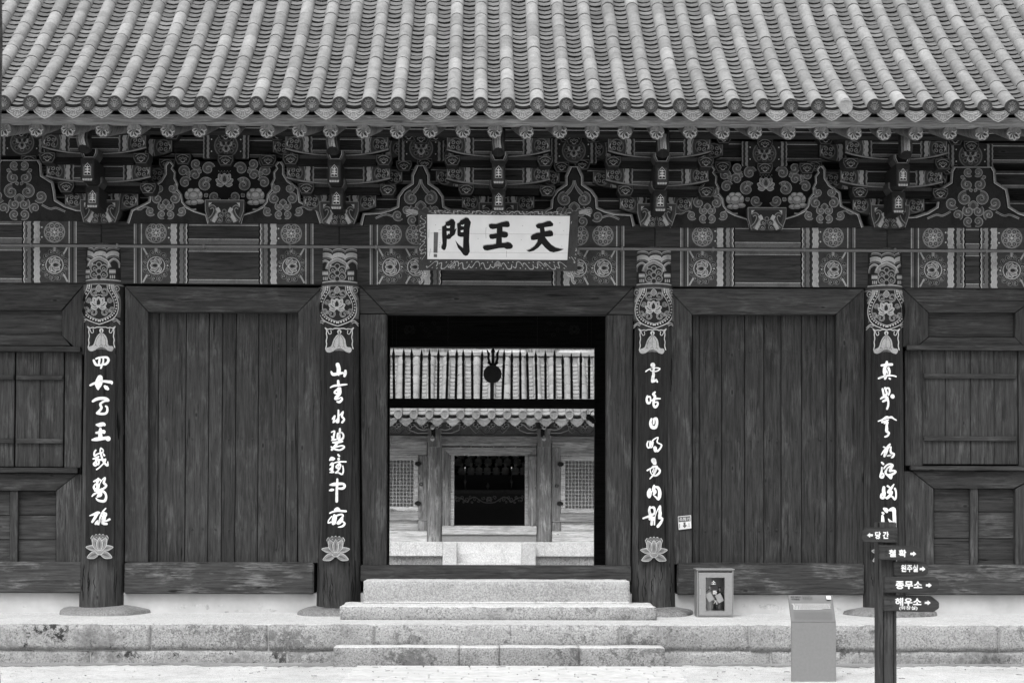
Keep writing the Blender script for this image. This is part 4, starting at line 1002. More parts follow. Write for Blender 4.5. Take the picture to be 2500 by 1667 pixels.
for x in rx:
    v = P(x, 320+(x-1250)*.0075+random.uniform(-1, 1), YRF); v.z = Z(321.5, YRF)+dzx(v.x)+random.uniform(-.006, .006)
    o = bpy.data.objects.new('rafter', rm); COL.objects.link(o); o.parent = G; o.location = v; o.rotation_euler = (0, random.uniform(-.5, .5), random.uniform(-.015, .015))
def strip(name, y0, y1, Y, th, mat, tilt=.0):
    za, zb = Z(y1, Y), Z(y0, Y); m = MB()
    vs = []
    for x in (XL, XR):
        d = dzx(x); vs += [(x, Y, za+d), (x, Y-tilt, zb+d), (x, Y+th, zb+d), (x, Y+th, za+d)]
    m.add(vs, [(0, 4, 5, 1), (1, 5, 6, 2), (2, 6, 7, 3), (3, 7, 4, 0), (0, 1, 2, 3), (7, 6, 5, 4)], mat)
    return part(name, m, G, .004)
strip('eave_board', 291+.0, 303, YRF-.10, .16, 'wood_eave'); strip('eave_board', 283, 290.5, YRF-.13, .14, 'wood_eave')
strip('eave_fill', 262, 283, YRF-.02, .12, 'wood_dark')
# boarding above the rafters
part('roof_boarding', MB().add([(XL, YRF-.03, Z(301, YRF)+dzx(XL)+.02), (XR, YRF-.03, Z(301, YRF)+dzx(XR)+.02), (XR, .7, Z(301, YRF)+.93), (XL, .7, Z(301, YRF)+.93)], [(0, 1, 2, 3)], 'wood_rafter'), G)
# ================================================================ ROOF
Y0R = -1.90
z00 = Z(263, Y0R)
def prof(r): return z00+.66*r+.060*r*r                 # roof height over run r
def slope(r): return math.atan(.66+.12*r)
rows = [11, 77, 144, 217, 282, 354, 424, 493, 559, 627, 694, 763, 829, 900, 971, 1038, 1107, 1173, 1240, 1312, 1382, 1454, 1523, 1588, 1659, 1722, 1793, 1862, 1929, 1996, 2063, 2133, 2200, 2268, 2335, 2402, 2468]
rows = [11-69*3, 11-69*2, 11-69]+rows+[2468+68, 2468+136, 2468+204]
RX = [X(p, Y0R, 252) for p in rows]
# end positions on the far left/right so that the upper part of the picture is filled by converging rows
while RX[0] > -8.6: RX.insert(0, RX[0]-.309)
while RX[-1] < 8.9: RX.append(RX[-1]+.309)
RUN = 3.6
roof = part('roof', MB().add([(x, Y0R+.1+r_, prof(r_+.1)-.10+dzx(x)) for r_ in [RUN*k/12 for k in range(13)] for x in (XL, XR)], [(2*k, 2*k+1, 2*k+3, 2*k+2) for k in range(12)], 'mortar')
            .add([(XL, Y0R+RUN, prof(RUN)-.1), (XR, Y0R+RUN, prof(RUN)-.1), (XR, 3.0, prof(RUN)+.9), (XL, 3.0, prof(RUN)+.9), (XL, 5.6, 5.2), (XR, 5.6, 5.2)], [(0, 1, 2, 3), (3, 2, 5, 4)], 'wood_dark'), G)
CR = .079; CL = .318
def cover_geo(m, mat, L=CL, r_=CR, seg=12, neck=True):
    vs = []; fs = []; ring = []
    prof_ = [(0, r_*1.0, -.0), (0.004, r_*1.02, 0), (L-.012, r_*1.0, 0), (L-.012, r_*.95, 0), (L+.02, r_*.93, 0)]
    for y, rr_, _ in prof_:
        for k in range(seg+1):
            a = -.12+(pi+.24)*k/seg; vs.append((rr_*cos(a), y, rr_*sin(a)))
    n = seg+1
    for i in range(len(prof_)-1):
        for k in range(seg): fs.append((i*n+k, i*n+k+1, (i+1)*n+k+1, (i+1)*n+k))
    # thickness at the lower end
    o = len(vs)
    for k in range(n):
        a = -.12+(pi+.24)*k/seg; vs.append((r_*.8*cos(a), 0.002, r_*.8*sin(a)))
    for k in range(seg): fs.append((k, k+1, o+k+1, o+k))
    return m.add(vs, fs, mat)
cmesh = cover_geo(MB(), 'roof_tile').mesh('cover_tile')
PW, PS, PT = .30, .062, .036
def pan_geo(m, mat, M=None, seg=8, L=.20):
    vs = []
    for y in (0, L):
        for off in (0, -PT):
            for k in range(seg+1):
                u = -1+2*k/seg; vs.append(Vector((u*PW/2, y, PS*u*u+off)))
    if M: vs = [M @ v for v in vs]
    n = seg+1; fs = []
    for k in range(n): vs[n+k] = vs[n+k]+((M.to_3x3() @ Vector((0, .016, 0))) if M else Vector((0, .016, 0)))
    m.add(vs, [(k, k+1, 2*n+k+1, 2*n+k) for k in range(seg)], mat)
    return m.add(vs[:2*n], [(n+k, n+k+1, k+1, k) for k in range(seg)], {'pan_clay': 'tile_edge', 'pan_clay_mass': 'tile_edge_mass'}.get(mat, mat))  # front faces darker than the tops: grime, with underside shade put into the colour
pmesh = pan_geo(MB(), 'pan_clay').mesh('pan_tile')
def on_roof(x, r_, lift, yaw=0, tilt=0, roll=0):
    s = slope(r_)
    return Matrix.Translation((x, Y0R+r_-lift*sin(s), prof(r_)+dzx(x)+lift*cos(s))) @ Matrix.Rotation(yaw, 4, 'Z') @ Matrix.Rotation(s+tilt, 4, 'X') @ Matrix.Rotation(roll, 4, 'Y')
def put(name, me, M, parent):
    o = bpy.data.objects.new(name, me); COL.objects.link(o); o.parent = parent; o.matrix_local = M; return o
EXP = .118
covers = []; pans = []
for i, x in enumerate(RX):
    rr_ = .0; k = 0; jx = random.uniform(-.006, .006)
    while rr_ < RUN-.1:
        s = slope(rr_)
        covers.append((rr_, x, on_roof(x+jx*k*.08+random.uniform(-.003, .003), rr_, .028+random.uniform(-.004, .004), random.uniform(-.012, .012), random.uniform(-.016, .016))))
        rr_ += CL*cos(s); k += 1
for a, b in zip(RX[:-1], RX[1:]):
    xm = (a+b)/2; rr_ = .0
    while rr_ < RUN-.05:
        s = slope(rr_)
        pans.append((rr_, xm, on_roof(xm+random.uniform(-.006, .006), rr_, .012+random.uniform(-.003, .003), random.uniform(-.03, .03), -.15+random.uniform(-.02, .02), random.uniform(-.03, .03))))
        rr_ += EXP*cos(s)
def vis(t):
    px, py = proj((t[1], Y0R+t[0], prof(t[0]))); return -40 < px < 2540 and py > -20
cv = sorted([t for t in covers if vis(t)], key=lambda t: (t[0], abs(t[1])))[:300]; ids = set(id(t) for t in cv)
for t in cv: put('cover_tile', cmesh, t[2], roof)
rest = MB()
tmp = cover_geo(MB(), 'roof_tile_mass', seg=8)
for t in covers:
    if id(t) not in ids: rest.add([t[2] @ Vector(v) for v in tmp.v], tmp.f, 'roof_tile_mass')
o = part('cover_tile_rows', rest, roof); o['kind'] = 'stuff'
pv = sorted([t for t in pans if vis(t)], key=lambda t: (t[0], abs(t[1])))[:300]; ids = set(id(t) for t in pv)
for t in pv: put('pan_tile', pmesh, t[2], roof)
rest = MB()
for t in pans:
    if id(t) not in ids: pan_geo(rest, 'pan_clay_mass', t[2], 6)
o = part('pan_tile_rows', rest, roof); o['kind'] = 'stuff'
# round end tiles
def end_tile():
    m = MB(); r_ = .081
    vs = []; seg = 24; pr = [(0, r_*.98), (-.028, r_*1.0), (-.034, r_*.96), (-.034, r_*.80), (-.028, r_*.78), (-.028, 0.0001)]
    for y, rr_ in pr:
        for k in range(seg): a = 2*pi*k/seg; vs.append((rr_*cos(a), y, rr_*sin(a)))
    m.add(vs, [(i*seg+k, i*seg+(k+1) % seg, (i+1)*seg+(k+1) % seg, (i+1)*seg+k) for i in range(len(pr)-1) for k in range(seg)], 'tile_end')
    p = Paint(lambda x, y, h: Vector((x*.001, -.028-h*1.0, -y*.001))); p.v, p.f, p.m, p.mats = m.v, m.f, m.m, m.mats
    for k in range(26):
        a = 2*pi*k/26; cx, cz = r_*.88*cos(a), r_*.88*sin(a)
        m.add([(cx-.006, -.034, cz), (cx, -.034, cz-.006), (cx+.006, -.034, cz), (cx, -.034, cz+.006), (cx, -.042, cz)], [(0, 1, 4), (1, 2, 4), (2, 3, 4), (3, 0, 4)], 'tile_end')
    def rib(pts, w_=5):
        P3 = [(x*.001, -.030, z*.001) for x, z in [(q[0], q[1]) for q in crom(pts, 3)]]
        m.tube(P3, w_*.0007, 'tile_drip', 5)
    for s_ in (-1, 1):
        rib([(s_*8, -45), (s_*14, -10), (s_*34, 6), (s_*42, 16)]); rib([(s_*22, -40), (s_*28, -16), (s_*48, -6)]); rib([(s_*4, 10), (s_*20, 20), (s_*10, 40), (0, 30)]); rib([(s_*2, -48), (s_*4, -14), (s_*12, 4)])
        rib([(s_*30, 26), (s_*24, 40), (s_*34, 44)])
    rib([(-14, 14), (0, 8), (14, 14)]); rib([(-10, 48), (0, 52), (10, 48)])
    return m
em = end_tile().mesh('end_tile')
DSH = [(-1.0, .62), (-.98, .36), (-.88, .02), (-.72, -.28), (-.52, -.44), (-.36, -.64), (0, -.86), (.36, -.64), (.52, -.44), (.72, -.28), (.88, .02), (.98, .36), (1.0, .62)]
def drip_tile():
    m = MB(); hw = .150; hz = .116
    top = [(1-2*k/10, .62-.42*(1-(1-2*k/10)**2)) for k in range(11)]
    pts = [(a*hw, b*hz) for a, b in DSH]+[(a*hw, b*hz) for a, b in top[1:-1]]
    m.prism(pts, -.022, 0, 'tile_drip')
    edge = [(a*hw*.93, b*hz*.9) for a, b in DSH]
    m.tube([(a, -.025, b) for a, b in edge], .005, 'tile_relief', 5)
    def rib(pts, r_=.0050): m.tube([(x*.001, -.024, z*.00118) for x, z in crom(pts, 3)], r_, 'tile_relief', 5)
    for s_ in (-1, 1):
        rib([(s_*122, 26), (s_*95, 0), (s_*80, 6), (s_*88, 18), (s_*96, 12)]); rib([(s_*88, -10), (s_*60, -24), (s_*40, -12), (s_*52, 2), (s_*60, -6)])
        rib([(s_*30, -40), (s_*20, -22), (s_*30, -8), (s_*12, -4)]); rib([(s_*8, -58), (s_*18, -44), (s_*36, -50)]); rib([(s_*64, 8), (s_*44, 2), (s_*26, 8)])
    rib([(-16, 0), (0, -8), (16, 0)]); rib([(0, -20), (0, -60)])
    return m
dm = drip_tile().mesh('drip_tile')
for i, x in enumerate(RX):
    M = on_roof(x, 0, .028, random.uniform(-.02, .02)); c = M @ Vector((0, 0, 0))
    v = Matrix.Translation((c.x, c.y-.004, c.z+.0)) @ Matrix.Rotation(random.uniform(-.03, .03), 4, 'Z') @ Matrix.Rotation(.12, 4, 'X')
    if abs(x-X(2063, Y0R, 252)) < .02:
        wm = em.copy(); wm.materials.clear()
        for _ in em.materials: wm.materials.append(MATS['tile_white'])
        o = put('end_tile', wm, v @ Matrix.Diagonal((.95, 1, 1.1, 1)), roof); o['label'] = 'mended end tile, whitish and pear shaped'
        wc = cmesh.copy(); wc.materials.clear(); wc.materials.append(MATS['tile_white'])
        put('cover_tile', wc, on_roof(x, -.01, .030) @ Matrix.Diagonal((1.01, .6, 1.01, 1)), roof)
    else: put('end_tile', em, v, roof)
for a, b in zip(RX[:-1], RX[1:]):
    xm = (a+b)/2; z = Z(273, Y0R)+dzx(xm)
    put('drip_tile', dm, Matrix.Translation((xm, Y0R-.005, z-.004+random.uniform(-.008, .008))) @ Matrix.Rotation(random.uniform(-.04, .04), 4, 'Z') @ Matrix.Rotation(.18, 4, 'X') @ Matrix.Rotation(random.uniform(-.02, .02), 4, 'Y'), roof)
# dry pine needles and litter caught in the tile channels
lit = MB()
for _ in range(110):
    x = random.choice(RX)+.155+random.uniform(-.06, .06); r_ = random.uniform(.05, 2.6)**1.0
    M = on_roof(x, r_, .05, random.uniform(0, 3.1)); L = random.uniform(.03, .09)
    lit.add([M @ Vector(q) for q in ((-L/2, 0, 0), (L/2, .01, .004), (L/2, .0125, .004), (-L/2, .003, 0))], [(0, 1, 2, 3)], 'tile_drip')
o = part('needle_litter', lit, roof, smooth=False); o['kind'] = 'stuff'
# ================================================================ LETTERING
def text_mesh(txt, h, mat, bold=0.0, sx=1.0, depth=0):
    """flat lettering h high, centred on its own middle, lying in the x-z plane facing -y"""
    c = bpy.data.curves.new('lettering', 'FONT'); c.body = txt; c.size = 1; c.align_x = 'CENTER'; c.resolution_u = 3
    o = bpy.data.objects.new('lettering', c); COL.objects.link(o)
    bpy.context.view_layer.update()
    me = bpy.data.meshes.new_from_object(o.evaluated_get(bpy.context.evaluated_depsgraph_get()))
    bpy.data.objects.remove(o)
    xs = [v.co.x for v in me.vertices]; ys = [v.co.y for v in me.vertices]
    if not xs: return me
    s = h/(max(ys)-min(ys)); cx, cy = (max(xs)+min(xs))/2, (max(ys)+min(ys))/2
    for v in me.vertices: v.co = Vector(((v.co.x-cx)*s*sx, 0, (v.co.y-cy)*s))
    if bold:                                  # heavier strokes: the same outline laid a little to each side
        bv = [v.co.copy() for v in me.vertices]; bf = [list(q.vertices) for q in me.polygons]; m = MB(); b = bold*s*1.3
        for k, (dx, dz) in enumerate(((-b, 0), (b, 0), (0, b), (0, -b), (0, 0))): m.add([(v.x+dx, -.0003*k, v.z+dz) for v in bv], bf, mat)
        me = m.mesh('lettering', smooth=False); return me
    me.materials.clear(); me.materials.append(MATS[mat]); me.name = 'lettering'
    return me
def letter(txt, px, py, hpx, Y, mat, parent, bold=0, wpx=None, Mx=None, Yp=None):
    Yp = Y if Yp is None else Yp
    k = (Y+19)/F; me = text_mesh(txt, hpx*k, mat, bold)
    if wpx:
        w0 = max(v.co.x for v in me.vertices)-min(v.co.x for v in me.vertices)
        for v in me.vertices: v.co.x *= wpx*k/w0
    c = P(px, py, Y); 
    for v in me.vertices: v.co = (Mx @ v.co if Mx else v.co)+c
    o = link('lettering', me, parent); return o
# ================================================================ VERSE BOARDS ON THE COLUMNS
ZS = 7.13
B1 = [('A', [[(205,140,38),(225,185,45),(250,215,45),(300,222,38),(350,215,32),(400,205,40)],[(245,112,30),(300,92,35),(380,85,35),(440,92,42),(462,130,46),(445,175,44),(410,208,40)],[(308,120,40),(300,170,40),(296,210,30)],[(372,110,30),(370,165,32),(350,220,35),(330,275,30)],
 [(145,572,32),(200,545,40),(240,530,40)],[(315,440,95),(300,500,125),(285,560,125),(280,620,60),(283,650,15)],[(340,505,40),(400,505,46),(460,512,50),(515,520,55),(520,545,30)],[(400,590,45),(425,615,70),(450,635,50)],
 [(190,850,40),(250,815,52),(330,798,54),(420,805,50),(460,835,48)],[(460,835,48),(400,845,35),(350,870,38),(318,905,42),(340,960,45),(310,1010,45),(265,1055,45)],[(265,1055,45),(320,1068,44),(400,1066,42),(438,1030,40),(440,960,38),(415,935,32)],
 [(255,1258,35),(310,1262,75),(370,1245,62),(390,1260,50)],[(322,1335,50),(318,1420,70),(325,1490,75)],[(250,1398,38),(310,1390,55),(380,1375,60),(385,1395,45)],[(180,1522,32),(250,1510,65),(340,1500,60),(410,1490,55),(455,1500,90)]], 200, 860),
 ('B', [[(240,205,32),(215,245,30),(220,300,35),(270,270,28),(315,255,25)],[(330,170,30),(318,215,28),(335,290,35),(355,350,35),(380,410,35),(420,455,38),(450,470,30),(450,405,18)],[(335,170,25),(370,200,22),(365,235,30),(335,250,25)],[(372,265,24),(390,295,34)],[(195,355,25),(260,335,45),(290,315,30)],[(250,340,40),(245,400,40),(205,440,35),(230,470,35),(265,445,35),(240,420,20)],[(290,370,45),(295,420,35),(285,455,25),(255,430,20)],[(300,365,35),(370,375,25),(410,355,22),(400,400,30),(350,460,25),(290,515,25),(255,538,25)],
 [(205,748,24),(270,720,45),(310,720,40)],[(285,700,40),(265,780,45),(280,840,60),(255,900,60)],[(235,790,25),(205,845,35),(225,880,45)],[(225,910,30),(290,895,25),(350,870,20)],[(300,860,15),(310,790,18),(350,720,20),(395,680,22),(400,700,38),(380,770,45),(425,815,40),(390,860,40),(350,880,25)],[(175,1005,20),(215,965,35),(280,935,30),(340,905,45),(400,945,40),(422,1010,40),(400,1080,50),(340,1090,45),(275,1070,35),(245,1035,18)],[(320,920,60),(310,975,85),(270,1010,35)],
 [(135,1342,14),(200,1320,38),(270,1295,55),(305,1290,35)],[(260,1310,60),(225,1380,50),(180,1450,40)],[(415,1215,20),(365,1270,30),(330,1340,30),(310,1400,30),(300,1460,40),(235,1485,35)],[(275,1430,28),(240,1470,30),(290,1490,35)],[(375,1300,28),(425,1300,25),(410,1350,35),(340,1350,22)],[(385,1290,35),(375,1360,45),(355,1410,40),(390,1420,40),(420,1435,30),(480,1405,40)],[(400,1340,45),(385,1400,60),(365,1470,55),(430,1485,40)]], 200, 1070)]
B2 = [('C', [[(315,70,70),(335,140,72),(330,220,70),(335,255,25)],[(205,195,30),(235,240,55),(320,230,50),(400,215,40)],[(450,180,45),(445,230,60),(435,270,40)],
 [(325,355,42),(330,430,50)],[(190,468,22),(250,440,36),(340,430,36),(430,418,32),(478,415,20)],[(355,485,50),(320,500,40),(265,540,32),(265,565,30),(310,575,35)],[(340,500,80),(345,560,75),(320,610,60),(280,660,55),(330,665,25),(375,640,25),(395,670,35),(350,720,45),(305,715,25)],
 [(330,865,30),(330,960,36),(325,1070,40),(290,1055,30),(320,1000,20)],[(265,965,35),(225,1015,28),(265,985,28),(240,1075,28),(290,1035,22)],[(355,950,22),(410,890,28),(390,970,38),(430,1020,35),(395,1075,38)],
 [(210,1245,24),(262,1225,28),(250,1300,35),(235,1365,36),(215,1320,24)],[(215,1385,25),(290,1370,28)],[(355,1190,38),(355,1240,40)],[(320,1265,35),(312,1330,35),(335,1375,35),(400,1360,40),(418,1300,30),(390,1255,32),(340,1260,25)],[(350,1290,35),(350,1340,35)],[(235,1425,30),(320,1420,45),(400,1405,28)],[(310,1430,40),(270,1490,50),(215,1550,38)],[(205,1500,25),(270,1540,35),(360,1555,30),(430,1505,35),(390,1480,30),(300,1500,28)]], 780, 880),
 ('D', [[(180,235,25),(210,195,45),(255,210,38)],[(200,215,45),(240,225,35)],[(325,140,32),(345,165,30)],[(333,212,44),(333,218,44)],[(185,320,24),(220,290,40),(225,360,40),(185,395,35),(225,400,30)],[(235,290,35),(215,440,45)],[(185,445,25),(245,440,30)],[(240,290,18),(330,262,24),(460,262,28)],[(350,285,30),(300,330,28),(290,360,28),(340,380,28),(370,330,25),(355,305,25),(320,360,22)],[(355,370,30),(320,420,30),(280,455,26),(330,450,28),(390,480,30),(415,420,26),(405,335,24)],
 [(310,565,32),(308,650,42),(302,750,45),(300,950,48)],[(185,665,30),(250,655,60),(340,645,50),(420,650,42),(438,690,45),(400,725,45),(330,725,35)],[(175,760,25),(210,752,50),(240,748,35)],
 [(265,1095,26),(310,1075,50),(345,1095,35)],[(180,1155,24),(240,1128,32),(330,1115,32),(460,1122,36)],[(215,1210,20),(165,1270,22),(150,1325,22),(200,1310,30)],[(260,1190,40),(245,1260,60),(240,1335,55)],[(290,1210,35),(280,1290,30),(265,1340,25)],[(290,1200,30),(380,1175,30),(410,1200,30),(370,1260,40),(310,1330,34),(350,1330,35),(400,1270,30),(395,1220,20)],[(390,1290,30),(440,1335,35),(395,1385,36),(325,1398,14)]], 780, 1090)]
B3 = [('E', [[(312,78,85),(315,84,80)],[(190,190,22),(250,150,20),(340,125,20),(435,140,22),(400,175,22),(340,190,25),(280,175,18),(265,150,16),(310,125,16)],[(335,130,38),(320,190,40),(325,245,50),(315,290,55),(310,345,60),(300,370,35),(350,355,35),(370,330,28),(390,370,30)],
 [(220,620,36),(205,670,38),(220,730,45),(255,740,35),(275,690,28),(260,625,28),(230,640,20)],[(350,550,30),(320,585,45),(350,620,45),(335,680,45)],[(290,700,22),(350,665,36),(440,662,24)],[(330,700,45),(325,770,40),(355,810,45),(395,770,36),(395,725,30),(355,725,25)],
 [(290,1015,35),(270,1080,45),(295,1155,60),(360,1160,55),(385,1080,44),(370,1010,50),(330,1020,40)],[(330,1050,35),(325,1100,30)],
 [(230,1405,26),(210,1460,26),(230,1515,26),(265,1500,26),(290,1430,30),(310,1400,25)],[(265,1400,22),(262,1500,26),(300,1500,24),(315,1420,24)],[(300,1400,22),(345,1360,22),(405,1335,18),(385,1415,24),(430,1445,24),(465,1470,28),(440,1530,30),(395,1575,35)],[(350,1520,65),(360,1565,60)]], 1550, 880),
 ('F', [[(325,240,90),(345,285,70)],[(215,412,26),(280,375,26),(350,345,30),(385,350,40),(350,430,45),(320,490,35),(260,560,15)],[(320,330,14),(270,390,16),(280,460,18),(320,500,20),(370,500,35),(420,460,40),(435,410,35),(400,370,30)],[(330,380,18),(305,440,18)],
 [(260,745,50),(240,800,62),(250,865,60),(290,780,30)],[(335,675,32),(325,740,60),(350,790,60),(325,830,30)],[(340,700,30),(400,710,50),(430,770,55),(430,850,60),(410,915,40),(370,880,30),(320,840,10)],
 [(262,1045,30),(250,1110,45),(265,1170,50)],[(280,1060,30),(330,1060,45),(345,1120,35),(330,1170,40),(280,1180,40)],[(145,1245,30),(230,1215,40),(300,1190,45)],[(270,1200,50),(260,1260,45),(290,1240,35),(330,1230,30),(310,1290,25)],[(300,1270,50),(290,1350,45)],[(345,1230,25),(340,1355,25)],[(350,1220,18),(380,1130,15),(420,1050,22),(440,1030,30),(435,1110,50),(440,1170,55),(425,1240,45)],[(440,1150,55),(435,1230,60),(480,1250,35),(450,1320,50),(400,1385,50)]], 1550, 1090)]
B4 = [('G', [[(230,85,38),(320,72,50),(410,68,45)],[(322,25,42),(300,100,50)],[(285,130,60),(280,200,62),(285,250,40)],[(350,130,45),(370,190,38),(365,250,28)],[(320,180,30),(330,225,22)],[(180,310,32),(250,282,36),(340,262,32),(430,262,26),(482,278,26)],[(305,290,45),(290,315,40)],[(365,310,32),(380,320,30)],
 [(248,495,36),(258,550,36),(270,600,40)],[(290,475,35),(310,530,35),(320,580,35),(280,610,35)],[(300,490,35),(355,480,30),(370,540,32),(350,600,28)],[(215,665,26),(270,630,45),(320,640,50),(330,670,50)],[(255,710,38),(320,680,45),(345,700,38),(345,780,38),(325,840,36)],[(420,622,76),(425,628,70)],
 [(170,1055,18),(240,1030,32),(310,985,40),(340,980,30)],[(260,1020,30),(330,1000,25),(400,985,40),(440,1010,25),(485,1035,24)],[(240,1070,36),(300,1050,30),(350,1030,22)],[(280,1090,30),(330,1070,45),(320,1120,40),(320,1180,52),(320,1230,50),(360,1260,35),(330,1310,36),(290,1325,28)]], 2120, 880),
 ('H', [[(375,30,34),(340,75,50),(320,120,55)],[(265,75,28),(320,100,30)],[(300,110,35),(255,165,28),(225,210,18)],[(320,120,60),(300,180,60),(280,235,40)],[(360,85,25),(395,75,24),(385,130,35),(400,180,40),(450,195,28),(430,240,40),(405,260,30)],[(330,232,22),(365,225,34),(395,220,20)],
 [(232,345,30),(258,372,40)],[(235,435,28),(235,480,32),(220,540,35),(210,595,38),(250,605,38),(265,555,34),(240,525,25)],[(270,450,30),(310,400,30),(370,372,30),(420,395,45),(395,440,50),(380,490,50)],[(300,520,35),(330,450,30),(380,410,30)],[(300,490,30),(300,530,35),(350,580,35),(395,620,35),(405,560,35)],[(380,490,40),(450,490,38),(475,510,35),(430,545,40),(350,565,35)],
 [(270,780,50),(265,840,60),(275,890,60)],[(235,900,50),(220,950,40),(260,965,40),(285,910,35)],[(335,755,35),(365,775,30)],[(445,725,18),(400,790,45),(350,860,55),(400,860,60),(375,920,55),(325,965,45)],[(300,960,25),(400,930,30),(460,985,40),(482,930,30),(480,850,32),(462,800,38)],
 [(275,1150,45),(305,1170,75),(320,1200,50)],[(245,1218,34),(262,1232,40)],[(245,1270,38),(250,1330,54),(252,1400,55),(252,1480,45)],[(360,1175,35),(410,1160,65),(445,1160,65),(450,1240,62),(455,1340,62),(462,1470,50)],[(345,1320,8),(380,1370,40),(430,1390,35)]], 2120, 1080)]
def strokes_of(chars, ox, oy):
    return [[(ox+x/ZS, oy+y/ZS, w_/ZS) for x, y, w_ in st] for st in chars]
VB = [(B1, (211, 284, 798), (208, 278, 1357), 'black verse board of white brush writing on the leftmost painted column in view'),
      (B2, (791, 866, 801), (785, 854, 1362), 'black verse board of white brush writing on the column left of the central doorway'),
      (B3, (1557, 1629, 804), (1560, 1633, 1364), 'black verse board of white brush writing on the column right of the central doorway'),
      (B4, (2129, 2199, 804), (2125, 2195, 1366), 'black verse board of white brush writing on the rightmost column, partly behind the signpost')]
for data, (ta, tb_, ty_), (ba, bb_, by_), lab in VB:
    Y = -.305; t = thing('verse_board', lab, 'verse board', tuple(P((ba+bb_)/2, by_, Y)), 'verse boards on the columns')
    q = [P(*v, Y) for v in ((ba, by_), (bb_, by_), (tb_, ty_), (ta, ty_))]
    part('board', MB().prism([(v.x, v.z) for v in q], Y, Y+.03, 'wood_boardblack'), t, .004)
    p = Paint(on_plane(Y), .001)
    for _, ch, ox, oy in data:
        for st in strokes_of(ch, ox, oy): p.stroke(st, 0, 'white_letter', k=3, caps=True)
    part('brush_writing', p, t, smooth=False)['kind'] = 'stuff'
    # bell-shaped lotus leaf and fretted border at the top
    p = Paint(on_plane(Y), .001); cx = (ta+tb_)/2; k = (tb_-ta)/73.0; f = lambda x, y: (cx+(x-330)/5.6*k*.97, ty_+(y-1165)/5.6)
    W = 'shade6'
    for s_ in (-1, 1):
        g_ = lambda x, y: f(330+s_*x, y)
        p.stroke([g_(198, 1158), g_(160, 1180), g_(120, 1172), g_(95, 1180), g_(60, 1168), g_(0, 1172)], 2.2, W)
        p.stroke([g_(198, 1158), g_(175, 1195), g_(178, 1240), g_(170, 1290), g_(180, 1340), g_(175, 1390), g_(190, 1450)], 2.2, W)
        p.stroke([g_(165, 1190), g_(140, 1245), g_(112, 1235), g_(118, 1190)], 1.6, W)
    out = [(300, 1255), (250, 1320), (215, 1410), (145, 1440), (148, 1480), (190, 1498), (245, 1480), (290, 1450), (335, 1440), (380, 1455), (415, 1485), (470, 1500), (498, 1470), (490, 1430), (430, 1415), (410, 1320), (360, 1255)]
    p.poly([f(*q_) for q_ in crom(out, 3, True)], 'shade5')
    p.poly([f(*q_) for q_ in crom([(265, 1475), (300, 1450), (335, 1442), (375, 1455), (395, 1478), (330, 1470)], 2, True)], 'shade3')
    for q_ in ([(320, 1260), (268, 1330), (245, 1420)], [(330, 1260), (325, 1340), (325, 1410)], [(345, 1260), (385, 1330), (392, 1415)], [(235, 1430), (250, 1410), (270, 1430)], [(300, 1430), (325, 1408), (350, 1430)], [(375, 1430), (392, 1412), (410, 1440)]): p.stroke([f(*z_) for z_ in q_], .8, 'shade1')
    p.circ(*f(330, 1215), 5.2, 'shade6', n=14); p.circ(*f(330, 1222), 2.2, 'shade3', 4, 8); p.rect(*f(310, 1243), *f(350, 1258), 'shade4')
    part('painted_bell', p, t, smooth=False)
    # lotus at the foot
    p = Paint(on_plane(Y), .001); cx = (ba+bb_)/2; cy = by_-23
    p.poly([(cx+a*k, cy+b) for a, b in ((-22, -22), (-18, -28), (-13, -27), (-9, -31), (-4, -29), (0, -32), (4, -29), (9, -31), (13, -27), (18, -28), (22, -22), (18, -10), (-18, -10))], 'shade6')
    p.poly([(cx+a*k, cy+b) for a, b in ((-21, -22), (-17, -27), (-9, -29), (0, -30), (9, -29), (17, -27), (21, -22), (18, -10), (-18, -10))], 'shade3')
    for a in range(-4, 5): p.circ(cx+a*3.8*k, cy-23+(a % 2)*3, .9, 'shade6', n=6)
    for an, L, W_, oy in ((2.75, 33, 15, 14), (.39, 33, 15, 14), (3.3, 34, 12, 6), (-.16, 34, 12, 6), (-2.05, 34, 17, 10), (-1.09, 34, 17, 10), (-pi/2, 31, 14, 10), (pi/2, 10, 17, 9)):
        petal(p, cx, cy+oy, an, L*.98*k if abs(an+pi/2) > .6 else L, W_, 'shade4', 'shade6', 1.2)
        if L > 20: petal(p, cx+6*cos(an), cy+oy+6*sin(an), an, L*.6, W_*.35, 'shade3', 'shade3', .1)
    part('painted_lotus', p, t, smooth=False)
# ================================================================ NAME BOARD
def S_nb(x, y, h): return P(x, y, -.36-.20*(661-y)/149-h)
nb = thing('name_board', 'white name board with three black characters in a painted frame above the doorway', 'name board', tuple(S_nb(1216, 661, 0)))
K = lambda x, y: (1010+x/5.6, 500+y/5.6)
def slab(name, pts, h0, h1, mat, parent, bevel=.003):
    f_ = [S_nb(*p_, h1) for p_ in pts]; b_2 = [S_nb(*p_, h0) for p_ in pts]; n = len(pts)
    m = MB().add(f_+b_2, [list(range(n)), list(range(2*n-1, n-1, -1))]+[(i, i+n, (i+1) % n+n, (i+1) % n) for i in range(n)], mat)
    return part(name, m, parent, bevel)
